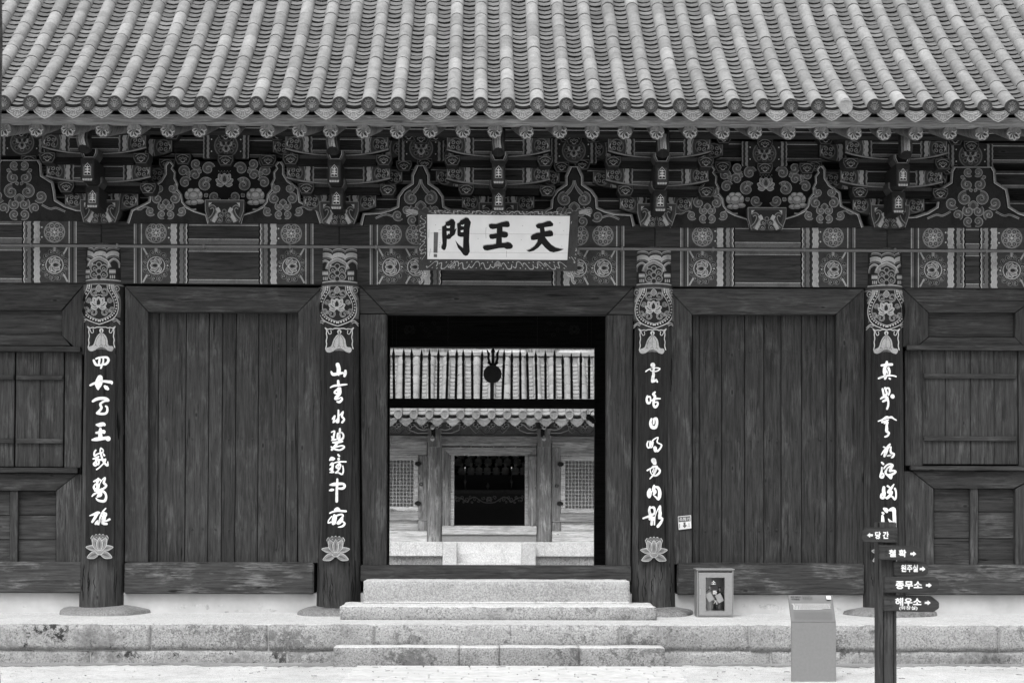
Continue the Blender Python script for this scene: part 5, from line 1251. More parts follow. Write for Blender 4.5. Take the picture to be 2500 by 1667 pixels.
# three horizontal planks of the panel, with fine joints
cut = [(130, 152), (388, 408), (648, 662), (745, 757)]
for a, b in zip(cut[:-1], cut[1:]):
    slab('panel_plank', [K(183, a[0]+1), K(2140-.03*(a[0]), a[1]+1), K(2140-.03*b[0], b[1]-1), K(185, b[0]-1)], -.02, 0, 'wood_nameboard', nb, .0015)
inn = [K(184, 130), K(2139, 152), K(2100, 757), K(186, 746)]; outr = [K(62, 66), K(2250, 92), K(2238, 908), K(66, 896)]
for i in range(4):
    a, b, c, d = outr[i], outr[(i+1) % 4], inn[(i+1) % 4], inn[i]
    f_ = [S_nb(*a, .075), S_nb(*b, .075), S_nb(*c, .004), S_nb(*d, .004)]; b2 = [S_nb(*a, .04), S_nb(*b, .04), S_nb(*c, -.03), S_nb(*d, -.03)]
    part('frame', MB().add(f_+b2, [(0, 1, 2, 3), (7, 6, 5, 4)]+[(k, k+4, (k+1) % 4+4, (k+1) % 4) for k in range(4)], 'shade2'), nb)
C1 = [(388,300),(420,285),(435,270),(437,240),(480,220),(510,195),(545,200),(570,240),(560,340),(588,322),(560,410),(520,440),(500,465),(470,472),(455,465),(450,560),(435,610),(415,625),(380,600),(378,575),(395,530),(388,420)]
C2 = [(592,260),(625,240),(640,215),(690,190),(715,175),(750,185),(783,240),(765,330),(757,500),(767,640),(740,690),(710,700),(680,685),(640,630),(605,590),(570,490),(620,550),(675,592),(680,440),(640,440),(600,425),(598,330)]
C3 = [(1030,270),(1060,260),(1130,262),(1200,240),(1270,225),(1300,230),(1315,270),(1310,300),(1285,308),(1215,305),(1215,365),(1250,368),(1285,380),(1292,420),(1275,445),(1240,452),(1205,445),(1207,520),(1240,520),(1290,510),(1330,525),(1357,560),(1350,590),(1320,605),(1270,608),(1235,590),(1160,595),(1080,612),(1010,627),(965,620),(945,590),(955,560),(1000,552),(1080,545),(1125,535),(1130,460),(1080,470),(1045,465),(1030,430),(1040,405),(1080,400),(1135,390),(1138,325),(1080,335),(1045,325),(1028,300)]
C4 = [(1670,280),(1700,258),(1760,250),(1830,225),(1870,222),(1908,260),(1905,290),(1870,298),(1785,310),(1795,365),(1860,350),(1895,360),(1908,390),(1905,425),(1870,435),(1795,440),(1830,490),(1880,545),(1940,585),(2000,600),(2055,608),(1990,635),(1910,652),(1860,640),(1800,590),(1752,535),(1700,590),(1640,630),(1580,645),(1540,625),(1590,610),(1650,565),(1690,510),(1695,475),(1640,485),(1605,480),(1600,440),(1620,410),(1680,385),(1728,380),(1725,330),(1690,322),(1672,300)]
p = Paint(S_nb, .001)
for c in (C1, C2, C3, C4): p.poly([K(x-5, y-11) for x, y in c], 'shade6')
for c in (C1, C2, C3, C4): p.poly([K(x, y) for x, y in c], 'black_letter')
for c in ([(447,290),(472,294),(498,287),(492,318),(455,318)], [(450,362),(493,362),(490,400),(470,395),(460,415),(455,415)], [(645,275),(668,279),(690,265),(685,298),(650,290)], [(643,352),(680,345),(678,375),(645,375)]): p.poly([K(x, y) for x, y in c], 'sign_white')
p.poly([K(275, 375), K(335, 378), K(325, 660), K(270, 658)], 'shade3'); p.poly([K(274, 672), K(320, 674), K(320, 718), K(274, 716)], 'shade3')
for x, y in ((300, 278), (1490, 287), (880, 464), (1470, 480), (1998, 248), (2050, 355), (2025, 568), (360, 520), (352, 552), (355, 580)): p.circ(*K(x, y), .8, 'shade3', n=6)
for q_ in ([(990, 310), (985, 380), (990, 460)], [(210, 335), (205, 450)], [(1270, 630), (1268, 715)], [(340, 345), (380, 340)], [(230, 600), (215, 700)]): p.stroke([K(*z_) for z_ in q_], .7, 'shade4')
part('lettering', p, nb, smooth=False)['kind'] = 'stuff'
# scrollwork of the frame
def S_fr(edge):
    a, b, c, d = outr[edge], outr[(edge+1) % 4], inn[(edge+1) % 4], inn[edge]
    def f(u, v, h):   # u along 0..1, v 0 outer..1 inner
        x0, y0 = a[0]+(b[0]-a[0])*u, a[1]+(b[1]-a[1])*u; x1, y1 = d[0]+(c[0]-d[0])*u, d[1]+(c[1]-d[1])*u
        return S_nb(x0+(x1-x0)*v, y0+(y1-y0)*v, .075-.071*v+h)
    return f
for e, nrep, hw in ((0, 15, 1), (1, 5, 1), (2, 13, 1), (3, 5, 1)):
    f = S_fr(e); L = (390 if e in (0, 2) else 145); T = (12 if e == 0 else 26 if e == 2 else 22)
    p = Paint(lambda x, y, h, f=f, L=L, T=T: f(x/L, y/T, h))
    for k in range(nrep):
        a = 14+(L-28)*(k+.15)/nrep; s_ = 1 if k % 2 else -1; d = (L-28)/nrep
        p.stroke([(a, T*.5+s_*T*.1), (a+d*.15, T*.5-s_*T*.28), (a+d*.45, T*.5-s_*T*.30), (a+d*.6, T*.5), (a+d*.75, T*.5+s_*T*.22), (a+d*.95, T*.5+s_*T*.1)], 2.4, 'shade4')
        p.stroke([(a, T*.5+s_*T*.1-.8), (a+d*.15, T*.5-s_*T*.28-.8), (a+d*.45, T*.5-s_*T*.30-.8), (a+d*.6, T*.5-.8), (a+d*.75, T*.5+s_*T*.22-.8), (a+d*.95, T*.5+s_*T*.1-.8)], .8, 'shade6')
        p.circ(a+d*.3, T*.5+s_*T*.25, 1.5, 'shade6', n=7); p.circ(a+d*.3, T*.5+s_*T*.25, .7, 'shade1', n=6); p.circ(a+d*.85, T*.5-s_*T*.30, 1.4, 'shade6', n=7); p.circ(a+d*.85, T*.5-s_*T*.30, .6, 'shade1', n=6)
    if e == 2:
        for a in (L*.5-4, L*.5+4): p.circ(a, T*.55, 5.2, 'shade4', n=12)
        q_ = L*.80; p.stroke([(q_-8, T*.5), (q_, T*.15), (q_+8, T*.5), (q_, T*.85), (q_-8, T*.5)], 1.8, 'shade5', k=1); p.stroke([(q_-4, T*.5), (q_, T*.32), (q_+4, T*.5)], 1.5, 'shade5', k=1)
        for da in (-7, 5): p.stroke([(L*.2+da, T*.4), (L*.2+da*1.9, T*.8)], 3, 'shade4')
    part('frame_scrollwork', p, nb, smooth=False)['kind'] = 'stuff'
# carved tails at the lower corners and little wings at the top
for s_, ox in ((1, 1010+120/5.6), (-1, 1010+2165/5.6)):
    p = Paint(lambda x, y, h: S_nb(x, y, .05+h)); f = lambda x, y: (ox+s_*x/5.6, 500+y/5.6)
    for w1, mt in ((5.5, 'shade6'), (3.6, 'shade4')):
        p.stroke([f(10, 905), f(20, 950), f(50, 960), (f(62, 930))], w1, mt); p.stroke([f(15, 960), f(-5, 1000), f(-5, 1040), f(-35, 1075), f(-25, 1045)], w1+.4, mt)
        p.stroke([f(-30, 990), f(0, 985), f(50, 985)], w1*.6, mt)
    m = part('carved_tail', p, nb, smooth=False)
    p = Paint(lambda x, y, h: S_nb(x, y, .03+h)); ox2 = 1022 if s_ > 0 else 1412
    for k in range(4): p.stroke([(ox2-s_*2, 517+k*2), (ox2-s_*16, 513+k*3), (ox2-s_*30, 514+k*5)], 2.4, 'shade4'); p.stroke([(ox2-s_*2, 516+k*2), (ox2-s_*16, 512+k*3), (ox2-s_*30, 513+k*5)], .8, 'shade6')
    part('carved_tail', p, nb, smooth=False)
# ================================================================ CONDUIT ALONG THE BEAMS
cz = Z(606, -.31)
for x0, x1, n_ in ((-240, 1024, 'left'), (1408, 2740, 'right')):
    t = thing('conduit_pipe', 'thin grey conduit pipe along the beams %s of the name board' % n_, 'pipe', (X(x0, -.31, 606), -.31, cz), 'conduit pipes')
    part('pipe', MB().tube([(X(x0, -.31, 606), -.31, cz), ((X(x0, -.31, 606)+X(x1, -.31, 606))/2, -.31, cz-.004), (X(x1, -.31, 606), -.31, cz+.006)], .019, 'conduit', 10), t)
    m = MB(); 
    for k in range(6):
        x = X(x0+(x1-x0)*(k+.5)/6, -.31, 606); part('pipe_clip', MB().box(x-.012, x+.012, -.335, -.21, cz-.024, cz+.024, 'conduit'), t, .002)
# ================================================================ EXTINGUISHER NOTICE
t = thing('notice', 'small tilted white notice reading extinguisher on the jamb right of the doorway', 'sign', tuple(P(1671, 1290, -.07)))
q = [(1655, 1260), (1687, 1257), (1688, 1289), (1657, 1293)]
ppoly('plate', q, -.075, .014, 'sign_white', t, .002)
p = Paint(on_plane(-.0755)); p.poly([(1656.5, 1261.5), (1685.5, 1258.8), (1686, 1271.5), (1657, 1274)], 'shade3')
p.poly([(1668.5, 1274.5), (1673.5, 1274), (1673.8, 1281), (1677, 1281), (1672, 1289), (1666, 1282), (1669, 1281.5)], 'shade3'); p.stroke([(1659, 1278), (1659.5, 1288)], 1.4, 'shade3', k=1); p.stroke([(1682, 1276), (1682.5, 1286)], 1.2, 'shade3', k=1)
part('printed_arrow', p, t, smooth=False)
letter('소화기', 1671, 1266.5, 8.5, -.0785, 'white_letter', t, .01, 25)
# ================================================================ EXTINGUISHER CABINET
YC = -.62; cb = thing('extinguisher_cabinet', 'grey metal cabinet with a window showing two fire extinguishers, standing on the terrace', 'cabinet', (X(1745, YC, 1505), YC, 0.006))
kc = lambda x, y: (1680+x/3.618, 1240+y/3.618)
x0, x1 = X(kc(80, 0)[0], YC, 1450), X(kc(400, 0)[0], YC, 1450); z0, z1 = .006, Z(kc(0, 545)[1], YC, 1745)
m = MB()
for a in ((x0, x0+.012, YC, YC+.24, z0, z1), (x1-.012, x1, YC, YC+.24, z0, z1), (x0+.012, x1-.012, YC, YC+.24, z0, z0+.02), (x0+.012, x1-.012, YC, YC+.24, z1-.012, z1), (x0+.012, x1-.012, YC+.228, YC+.24, z0+.02, z1-.012)): m.box(*a, 'cabinet')
m.box(x0-.015, x1+.012, YC-.012, YC+.25, z1+.001, z1+.013, 'cabinet')
part('body', m, cb)
wx0, wx1, wz0, wz1 = X(kc(152, 0)[0], YC, 1450), X(kc(323, 0)[0], YC, 1450), Z(kc(0, 905)[1], YC, 1745), Z(kc(0, 610)[1], YC, 1745)
dx0, dx1, dz0, dz1 = x0+.016, x1-.016, z0+.024, z1-.03
dr = MB().box(dx0, wx0, YC-.014, YC-.002, dz0, dz1, 'cabinet').box(wx1, dx1, YC-.014, YC-.002, dz0, dz1, 'cabinet').box(wx0, wx1, YC-.014, YC-.002, dz0, wz0, 'cabinet').box(wx0, wx1, YC-.014, YC-.002, wz1, dz1, 'cabinet')
door = part('door', dr, cb)
part('window_rim', MB().tube([(wx0, YC-.015, wz0), (wx0, YC-.015, wz1), (wx1, YC-.015, wz1), (wx1, YC-.015, wz0), (wx0, YC-.015, wz0)], .004, 'steel', 6), door)
part('handle', MB().box(dx0+.012, dx0+.024, YC-.022, YC-.014, (dz0+dz1)/2-.01, (dz0+dz1)/2+.06, 'steel'), door, .002)
part('glass', MB().box(wx0, wx1, YC-.010, YC-.007, wz0, wz1, 'glass'), door)
letter('소', kc(225, 0)[0], kc(0, 655)[1], 9, YC-.016, 'white_letter', door, .01); letter('화', kc(235, 0)[0], kc(0, 745)[1], 11, YC-.016, 'white_letter', door, .01); letter('기', kc(240, 0)[0], kc(0, 830)[1], 11, YC-.016, 'white_letter', door, .01)
for k, (px, r_, H, lab) in enumerate(((kc(190, 0)[0], .040, .36, 'narrow pale fire extinguisher on the left inside the cabinet'), (kc(275, 0)[0], .055, .34, 'wide dark fire extinguisher on the right inside the cabinet'))):
    ex, ey = X(px, YC+.12, 1450), YC+.10
    e = thing('fire_extinguisher', lab, 'fire extinguisher', (ex, ey, .026), 'fire extinguishers in the cabinet')
    part('tank', MB().lathe((ex, ey, .026), [(r_*.9, 0), (r_, .01), (r_, H*.62), (r_*.8, H*.72), (r_*.3, H*.80), (r_*.25, H*.84)], 'plastic_grey' if k == 0 else 'extinguisher', 20), e)
    part('valve', MB().lathe((ex, ey, .026+H*.84), [(.016, 0), (.016, .03), (.008, .035), (.008, .05)], 'steel', 10), e)
    part('lever', MB().box(ex-.01, ex+.01, ey-.07, ey+.01, .026+H*.95, .026+H*.97, 'iron'), e); part('hose', MB().tube([(ex-.01, ey-.02, .026+H*.86), (ex-.06, ey-.05, .026+H*.75), (ex-.055, ey-.05, .026+H*.4), (ex-.045, ey-.055, .026+H*.2)], .008, 'iron', 6), e)
    part('gauge', MB().lathe((ex+.0, ey-.045, .026+H*.84), [(.014, 0), (.014, .006)], 'steel', 10), e)
    tg = MB(); cxx, czz = ex-.01, .026+H*.60; M = Matrix.Rotation(-.5, 3, 'Y')
    tg.add([Vector((cxx, ey-r_-.012, czz)) + M @ Vector(v) for v in ((-.036, 0, -.05), (.036, 0, -.05), (.036, 0, .05), (-.036, 0, .05), (-.036, .001, -.05), (.036, .001, -.05), (.036, .001, .05), (-.036, .001, .05))], [(0, 1, 2, 3), (7, 6, 5, 4), (0, 4, 5, 1), (2, 6, 7, 3)], 'paper'); part('inspection_tag', tg, e)
# ================================================================ INFORMATION STAND
YI = -3.44; isd = thing('information_stand', 'grey metal information stand with a sloping text panel in front of the terrace', 'information stand', (X(1986, YI, 1660), YI, -.42))
def fi(x, y): return 1680+x/3.618, 1240+y/3.618
zb = Z(fi(0, 1005)[1], YI, 1986); zt_target = fi(0, 765)[1]
YTOP = YI+.20; zt = Z(zt_target, YTOP, 1986); xb0, xb1 = X(1932.5, YI, 1600), X(2041.5, YI, 1600); xt0, xt1 = X(1924, YTOP, 1452), X(2032, YTOP, 1452)
xc0, xc1 = X(1932, YI, 1518), X(2041, YI, 1518)
th = .022
def plate(name, f4, n, mat, parent):   # f4 front corners, extruded along n
    b4 = [Vector(v)+Vector(n) for v in f4]
    return part(name, MB().add([*f4, *b4], [(0, 1, 2, 3), (7, 6, 5, 4)]+[(k, k+4, (k+1) % 4+4, (k+1) % 4) for k in range(4)], mat), parent, .004)
plate('stand_leg', [(xb0, YI, -.5), (xb1, YI, -.5), (xc1, YI, zb-.001), (xc0, YI, zb-.001)], (0, .03, 0), 'metal_panel', isd)
TP = [Vector((xc0, YI, zb)), Vector((xc1, YI, zb)), Vector((xt1, YTOP, zt)), Vector((xt0, YTOP, zt))]
plate('text_panel', TP, (0, .02, -.012), 'panel_face', isd)
nrm = (TP[1]-TP[0]).cross(TP[3]-TP[0]).normalized()
if nrm.y > 0: nrm = -nrm
def S_ip(u, v, h): a = TP[0]+(TP[1]-TP[0])*u; b = TP[3]+(TP[2]-TP[3])*u; return b+(a-b)*v+nrm*(h+.001)
p = Paint(S_ip, .001)
def words(v, u0, u1, hgt, mt):
    u = u0
    while u < u1:
        w_ = random.uniform(.02, .06); e = min(u+w_, u1); n_ = max(1, int((e-u)/.011))
        for k in range(n_):
            a = u+(e-u)*k/n_; b = a+(e-u)/n_*.72
            p.poly([(a, v+hgt*random.uniform(0, .25)), (b, v+hgt*random.uniform(0, .2)), (b, v+hgt), (a, v+hgt)][::-1], mt)
        u = e+.012
for k in range(6): words(.33+k*.042, .08 if k else .06, .93 if k < 5 else .72, .019, 'white_letter')
for k in range(8): words(.63+k*.038, .08, .93, .015, 'shade3')
for k in range(5): words(.05+k*.032, .31, .46+.1*random.random(), .016, 'shade2')
p.poly([(.845, .07), (.945, .07), (.95, .20), (.85, .20)][::-1], 'paper')
part('printed_text', p, isd, smooth=False)['kind'] = 'stuff'
def on_panel(txt, u, v, hgt, wid, mat, par):
    me = text_mesh(txt, hgt, mat, .01); w0 = max(q_.co.x for q_ in me.vertices)-min(q_.co.x for q_ in me.vertices)
    ex = (TP[1]-TP[0]).normalized(); ez = (TP[3]-TP[0]).normalized(); c = S_ip(u, v, .0025)
    for q_ in me.vertices: q_.co = c+ex*(q_.co.x*wid/w0)+ez*q_.co.z
    link('lettering', me, par)
on_panel('보은 법주사', .165, .085, .021, .10, 'shade1', isd); on_panel('사천왕문', .155, .17, .021, .085, 'shade1', isd)
# ================================================================ SIGNPOST
YS = -6.3; sp = thing('signpost', 'dark wooden signpost with five arrow boards in white lettering, nearest thing on the right', 'signpost', (X(2168, YS, 1660), YS, -.42))
q = [P(a, b, YS+.02) for a, b in ((2147, 1274), (2187, 1274), (2192, 1780), (2141, 1780))]
xl_, xr_ = X(2145, YS, 1500), X(2189, YS, 1500)
part('post', MB().box(xl_, xr_, YS, YS+.14, -.6, Z(1274, YS, 2168), 'wood_column'), sp, .006)
part('post_groove', MB().box(xl_+.035, xl_+.043, YS-.003, YS, -.6, Z(1470, YS, 2168), 'wood_dark').box(xr_-.03, xr_-.023, YS-.003, YS, -.6, Z(1470, YS, 2168), 'wood_dark'), sp)
ks = lambda x, y: (1680+x/3.618, 1240+y/3.618)
boards = [([(1537, 210), (1580, 168), (1852, 170), (1850, 306), (1562, 300), (1537, 282)], -.035, 'left-pointing board, topmost', '당 간', (1712, 238, 17, 34), (1607, 238, -1)),
 ([(1688, 316), (1700, 326), (2000, 331), (2062, 376), (2060, 436), (2030, 466), (1690, 456)], -.07, 'second board, pointing right', '철 확', (1850, 398, 17, 43), (1988, 402, 1)),
 ([(1815, 470), (2092, 472), (2121, 500), (2121, 572), (2092, 598), (1820, 598)], -.04, 'third and shortest board', '원주실', (1955, 530, 17, 42), (2070, 536, 1)),
 ([(1735, 603), (2182, 605), (2216, 640), (2216, 702), (2182, 747), (1732, 745)], -.075, 'fourth board, pointing right', '종무소', (1950, 678, 18, 66), (2125, 680, 1)),
 ([(1730, 768), (2150, 776), (2218, 830), (2219, 882), (2166, 917), (1730, 908)], -.05, 'lowest and longest board', '해우소', (1945, 826, 19, 65), (2115, 834, 1))]
for pts, dy, lab, txt, (tx_, ty_, th_, tw_), (ax, ay, ad) in boards:
    Y = YS+dy
    b = ppoly('arrow_board', [ks(*q_) for q_ in pts], Y, .032, 'wood_sign', sp, .004); b['label'] = lab
    a, c = ks(tx_, ty_); letter(txt, a, c, th_, Y-.0015, 'white_letter', b, .028, tw_)
    a, c = ks(ax, ay); p = Paint(on_plane(Y)); s_ = ad; h = .85
    p.poly([(a-s_*8*h, c-3*h), (a, c-3*h), (a, c-7*h), (a+s_*8.5*h, c), (a, c+7*h), (a, c+3*h), (a-s_*8*h, c+3*h)], 'white_letter')
    part('painted_arrow', p, b, smooth=False)
    if txt == '해우소': letter('(화장실)', *ks(1945, 882), 10, Y-.0015, 'white_letter', b, .016, 45)
    for q_ in ((pts[0][0]+60 if ad > 0 else 1835, (pts[0][1]+pts[-1][1])/2-20), (pts[0][0]+60 if ad > 0 else 1835, (pts[0][1]+pts[-1][1])/2+25)):
        v = P(*ks(*q_), Y); part('bolt', MB().tube([(v.x, Y-.006, v.z), (v.x, Y, v.z)], .006, 'iron', 8), b)
# ================================================================ SPOTLIGHT BY THE REAR OPENING
t = thing('spotlight', 'black spotlight cluster hanging at the right end of the spear rail inside the gate', 'lamp', tuple(P(1440, 1003, YR-.3)))
for (x, y, r_) in ((2165, 860, 30), (2195, 880, 26), (2215, 900, 24)):
    v = P(*cvt(x, y), YR-.3); k = 22.7/F/4.356
    part('lamp_head', MB().tube([(v.x, v.y-.05, v.z-.02), (v.x, v.y-.02, v.z), (v.x, v.y+.05, v.z+.02)], [r_*k, r_*k, r_*k*.6], 'lamp_black', 14), t)
part('cable', MB().tube([P(*cvt(x, y), YR-.3) for x, y in crom([(2150, 780), (2140, 820), (2165, 860), (2200, 800), (2235, 790)], 4)], .006, 'lamp_black', 6), t)
plain('hall_paper', .46, .8); plain('lattice_wood', .75, .7)
# ================================================================ COURTYARD AND HALL BEHIND
YH = 14.2                      # front of the hall's wall
zg = -1.0
g = link('courtyard_ground', MB().box(-60, 60, 4.62, 60, -1.6, zg, 'ground_sand').mesh('courtyard_ground', smooth=False)); tag(g, kind='structure')
H = thing('pagoda_hall', 'weathered wooden hall with pale tiled roof and lattice windows seen through the gateway', 'temple hall', (X(1201, YH, 1320), YH, zg))
kh = lambda x, y: (940+x/4.356, 1090+y/4.356)
kt = lambda x, y: (940+x/4.356, 820+y/4.356)
def hb(name, x0, x1, y0, y1, Y, th, mat, par=H, bev=.008, K_=kh):
    (a, b), (c, d) = K_(x0, y0), K_(x1, y1)
    return part(name, MB().box(X(a, Y, (b+d)/2), X(c, Y, (b+d)/2), Y, Y+th, Z(d, Y, 1200), Z(b, Y, 1200), mat), par, bev)
def hp(name, pts, Y, th, mat, par=H, K_=kh): return ppoly(name, [K_(*q) for q in pts], Y, th, mat, par, .006)
hcx = X(1201, YH, 1100)
cols = [X(kh(524, 0)[0], YH-.15, 1200), X(kh(1695, 0)[0], YH-.15, 1200)]; dcol = cols[1]-cols[0]
allc = [cols[0]-1.6*dcol, cols[0]-.9*dcol, cols[0], cols[1], cols[1]+.9*dcol, cols[1]+1.6*dcol]
for i, c in enumerate(allc):
    part('column', MB().lathe((c, YH, 0), [(.155, Z(kh(0, 1016)[1], YH)), (.158, Z(kh(0, 600)[1], YH)), (.15, Z(kt(0, 1060)[1], YH))], 'wood_grey_v', 24), H)
# stone base
yb = YH-.75
zp = Z(kh(0, 1019)[1], yb)
for (a, b) in ((-800, 60), (60, 549), (549, 612), (1603, 1700), (1700, 2203), (2203, 3100)): hb('stone', a+1, b-1, 1019, 1164, yb, .5, 'granite_white', H, .006)
hb('stone', 612, 1603, 1019, 1164, yb+.02, .45, 'granite_white', H)
for (a, b) in ((-800, -60), (-60, 172), (172, 1000), (1000, 2070), (2070, 3100)): hb('stone', a+1, b-1, 1166, 1420, yb+.06, .5, 'granite', H, .006)
part('platform_top', MB().box(X(700, yb), X(1700, yb), yb+.1, YH+5, zp-.3, zp-.006, 'granite_white'), H)
# stairs with side slabs
for (a, b) in ((612, 762), (1456, 1603)): hb('stair_side', a, b, 1022, 1500, yb-.62, .6, 'granite_white', H, .01)
for k, (y0, y1) in enumerate(((1020, 1136), (1137, 1234), (1237, 1400))): hb('stair_step', 763, 1455, y0, y1, yb-.03-.27*k, .6, 'granite_white', H, .01)
# timber frame of the front
hb('stone_sill', 604, 1612, 936, 1017, YH-.06, .2, 'plastic_grey', H); hb('door_sill', 606, 1612, 841, 934, YH-.10, .2, 'wood_pale', H)
hb('sill_beam', -700, 446, 895, 1017, YH-.04, .2, 'wood_pale'); hb('sill_beam', 1776, 3000, 897, 1017, YH-.04, .2, 'wood_pale')
hb('lintel_beam', -900, 3200, 1062, 1130, YH-.02, .2, 'wood_grey_h', H, .006, kt)
hb('head_beam', 604, 1612, 1130, 1170, YH-.01, .2, 'wood_grey_h', H, .006, kt)
hp('door_frame', [(604, 4), (1612, 4), (1520, 94), (694, 94)], YH-.02, .16, 'wood_grey_h')
hp('door_frame', [(604, 0), (692, 95), (692, 839), (606, 839)], YH-.01, .16, 'wood_grey_v'); hp('door_frame', [(1522, 95), (1612, 0), (1612, 839), (1522, 839)], YH-.01, .16, 'wood_grey_v')
hb('door_leaf', 694, 735, 96, 838, YH+.05, .06, 'wood_pale'); hb('door_leaf', 1487, 1521, 96, 838, YH+.05, .06, 'wood_pale')
hb('name_plate', 1537, 1615, 99, 138, YH-.05, .02, 'shade5')
hb('upper_panel', -700, 446, -100, 92, YH+.0, .1, 'wood_grey_h'); hb('upper_panel', 1776, 3000, -100, 96, YH+.0, .1, 'wood_grey_h')
def lattice(x0, x1, y0, y1, fx0, fx1, fy0, fy1, n, m_):
    w_ = hb('lattice_window', fx0+2, fx1-2, fy0+2, fy1-2, YH+.09, .02, 'hall_paper')
    (a, b), (c, d) = kh(x0, y0), kh(x1, y1)
    for xx0, xx1, yy0, yy1 in ((fx0, fx1, fy0, y0), (fx0, fx1, y1, fy1), (fx0, x0, y0, y1), (x1, fx1, y0, y1)):
        if xx1 > xx0 and yy1 > yy0: hb('frame', xx0, xx1, yy0, yy1, YH+.0, .07, 'wood_pale', w_)
    for k in range(n+1):
        x = x0+(x1-x0)*k/n; hb('lattice_bar', x-2.2, x+2.2, y0, y1, YH+.02, .05, 'lattice_wood', w_, 0)
    for k in range(m_+1):
        y = y0+(y1-y0)*k/m_; hb('lattice_bar', x0, x1, y-2.2, y+2.2, YH+.012, .05, 'lattice_wood', w_, 0)
lattice(-100, 305, 145, 640, -150, 352, 95, 690, 11, 13); lattice(1915, 2310, 145, 655, 1868, 2360, 100, 705, 11, 13)
hb('wall_panel', -900, -149, 92, 692, YH+.04, .06, 'wood_grey_h'); hb('wall_panel', 2361, 3100, 96, 707, YH+.04, .06, 'wood_grey_h')
for x0, x1, a, b in ((353, 446, 95, 780), (1776, 1866, 0, 790)): hb('frame_post', x0, x1, a, b, YH-.01, .12, 'wood_grey_v')
hb('lower_rail', -700, 446, 692, 785, YH-.005, .12, 'wood_grey_h'); hb('lower_rail', 1776, 3000, 707, 800, YH-.005, .12, 'wood_grey_h')
hb('lower_panel', -700, 352, 787, 893, YH+.05, .05, 'wood_pale'); hb('lower_panel', 1868, 3000, 802, 895, YH+.05, .05, 'wood_pale')
hb('frame_post', 353, 446, 787, 893, YH+.0, .1, 'wood_grey_v'); hb('frame_post', 1776, 1866, 802, 895, YH+.0, .1, 'wood_grey_v')
for x, y in ((352, 182), (350, 602), (1868, 186), (1862, 605)):
    v = P(*kh(x, y), YH-.02); part('hinge_plate', MB().prism([(v.x+.07*cos(a*pi/6), v.z+.045*sin(a*pi/6)*(1+.2*(a % 2))) for a in range(12)], YH-.025, YH-.008, 'iron'), H)
for x, y in ((382, 400), (1826, 416)):
    v = P(*kh(x, y), YH-.03); part('ring_pull', MB().tube([(v.x+.03*cos(a*pi/5), YH-.03, v.z+.03*sin(a*pi/5)) for a in range(11)], .007, 'iron', 6), H)
v0, v1 = P(*kh(1567, 840), YH-.12), P(*kh(1567, 655), YH-.12)
part('door_prop', MB().tube([v0+(v1-v0)*t_ for t_ in (0, .5, .8, .9, 1)], [.022, .02, .012, .010, .016], 'plastic_grey', 10), H)
# dark interior
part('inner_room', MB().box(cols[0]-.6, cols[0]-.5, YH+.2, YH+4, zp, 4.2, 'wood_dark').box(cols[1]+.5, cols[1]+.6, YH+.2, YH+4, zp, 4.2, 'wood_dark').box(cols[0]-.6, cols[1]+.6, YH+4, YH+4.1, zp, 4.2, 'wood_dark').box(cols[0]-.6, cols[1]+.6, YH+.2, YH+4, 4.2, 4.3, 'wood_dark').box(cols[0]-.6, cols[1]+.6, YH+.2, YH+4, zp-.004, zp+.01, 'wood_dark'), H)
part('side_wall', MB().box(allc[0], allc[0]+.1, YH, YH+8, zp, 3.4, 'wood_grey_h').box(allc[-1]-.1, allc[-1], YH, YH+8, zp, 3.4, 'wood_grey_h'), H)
# altar, candlesticks, bowl, rows of small figures
YA = YH+1.3
al = thing('altar_table', 'dark altar table with a pale carved scroll band inside the hall', 'altar', tuple(P(1195, 1282, YA)))
def ab(name, x0, x1, y0, y1, Y, th, mat, par): return hb(name, x0, x1, y0, y1, Y, th, mat, par, .004)
tp = ab('table_top', 700, 1520, 458, 500, YA-.03, .8, 'shade3', al); ab('front', 715, 1505, 501, 880, YA, .5, 'altar_paint', al)
p = Paint(lambda x, y, h: P(*kh(x, y), YA-h))
for s_ in (-1, 1):
    f = lambda x, y: (1107+s_*x, y)
    p.stroke([f(0, 597), f(60, 590), f(110, 560), f(160, 535), f(210, 560), (f(230, 590)), f(280, 560), f(330, 540), f(355, 560), f(340, 585)], 9, 'carving')
    for (a, b, r_) in ((60, 545, 22), (110, 575, 18), (150, 560, 22), (200, 540, 18), (240, 560, 24), (290, 540, 20), (320, 570, 18), (350, 535, 16), (180, 590, 14), (270, 590, 14)):
        x, y = f(a, b); p.stroke(spiral_pts(x, y, r_, a, s_, 1.1, 9), 6, 'carving', k=1)
lotus(p, 1107, 570, 38, fill='carving', line='carving', inner='altar_paint', lw=1)
part('carved_band', p, al, smooth=False)
for px, nm in ((850, 'left'), (1345, 'right')):
    v = P(*kh(px, 452), YA+.15); t = thing('candlestick', 'tall brass candlestick with a lit candle at the %s end of the altar' % nm, 'candlestick', tuple(v), 'candlesticks on the altar')
    k = (YA+19.15)/F/4.356
    part('stem', MB().lathe(v, [(20*k, 0), (16*k, 10*k), (5*k, 20*k), (5*k, 60*k), (16*k, 75*k), (16*k, 90*k), (4*k, 105*k), (4*k, 190*k), (9*k, 195*k)], 'brass', 14), t)
    part('candle', MB().lathe(v+Vector((0, 0, 196*k)), [(8*k, 0), (8*k, 25*k)], 'paper', 10), t); part('flame', MB().lathe(v+Vector((0, 0, 222*k)), [(2*k, 0), (4*k, 5*k), (1*k, 14*k)], 'candle_flame', 8), t)
v = P(*kh(1093, 452), YA+.15); k = (YA+19.15)/F/4.356
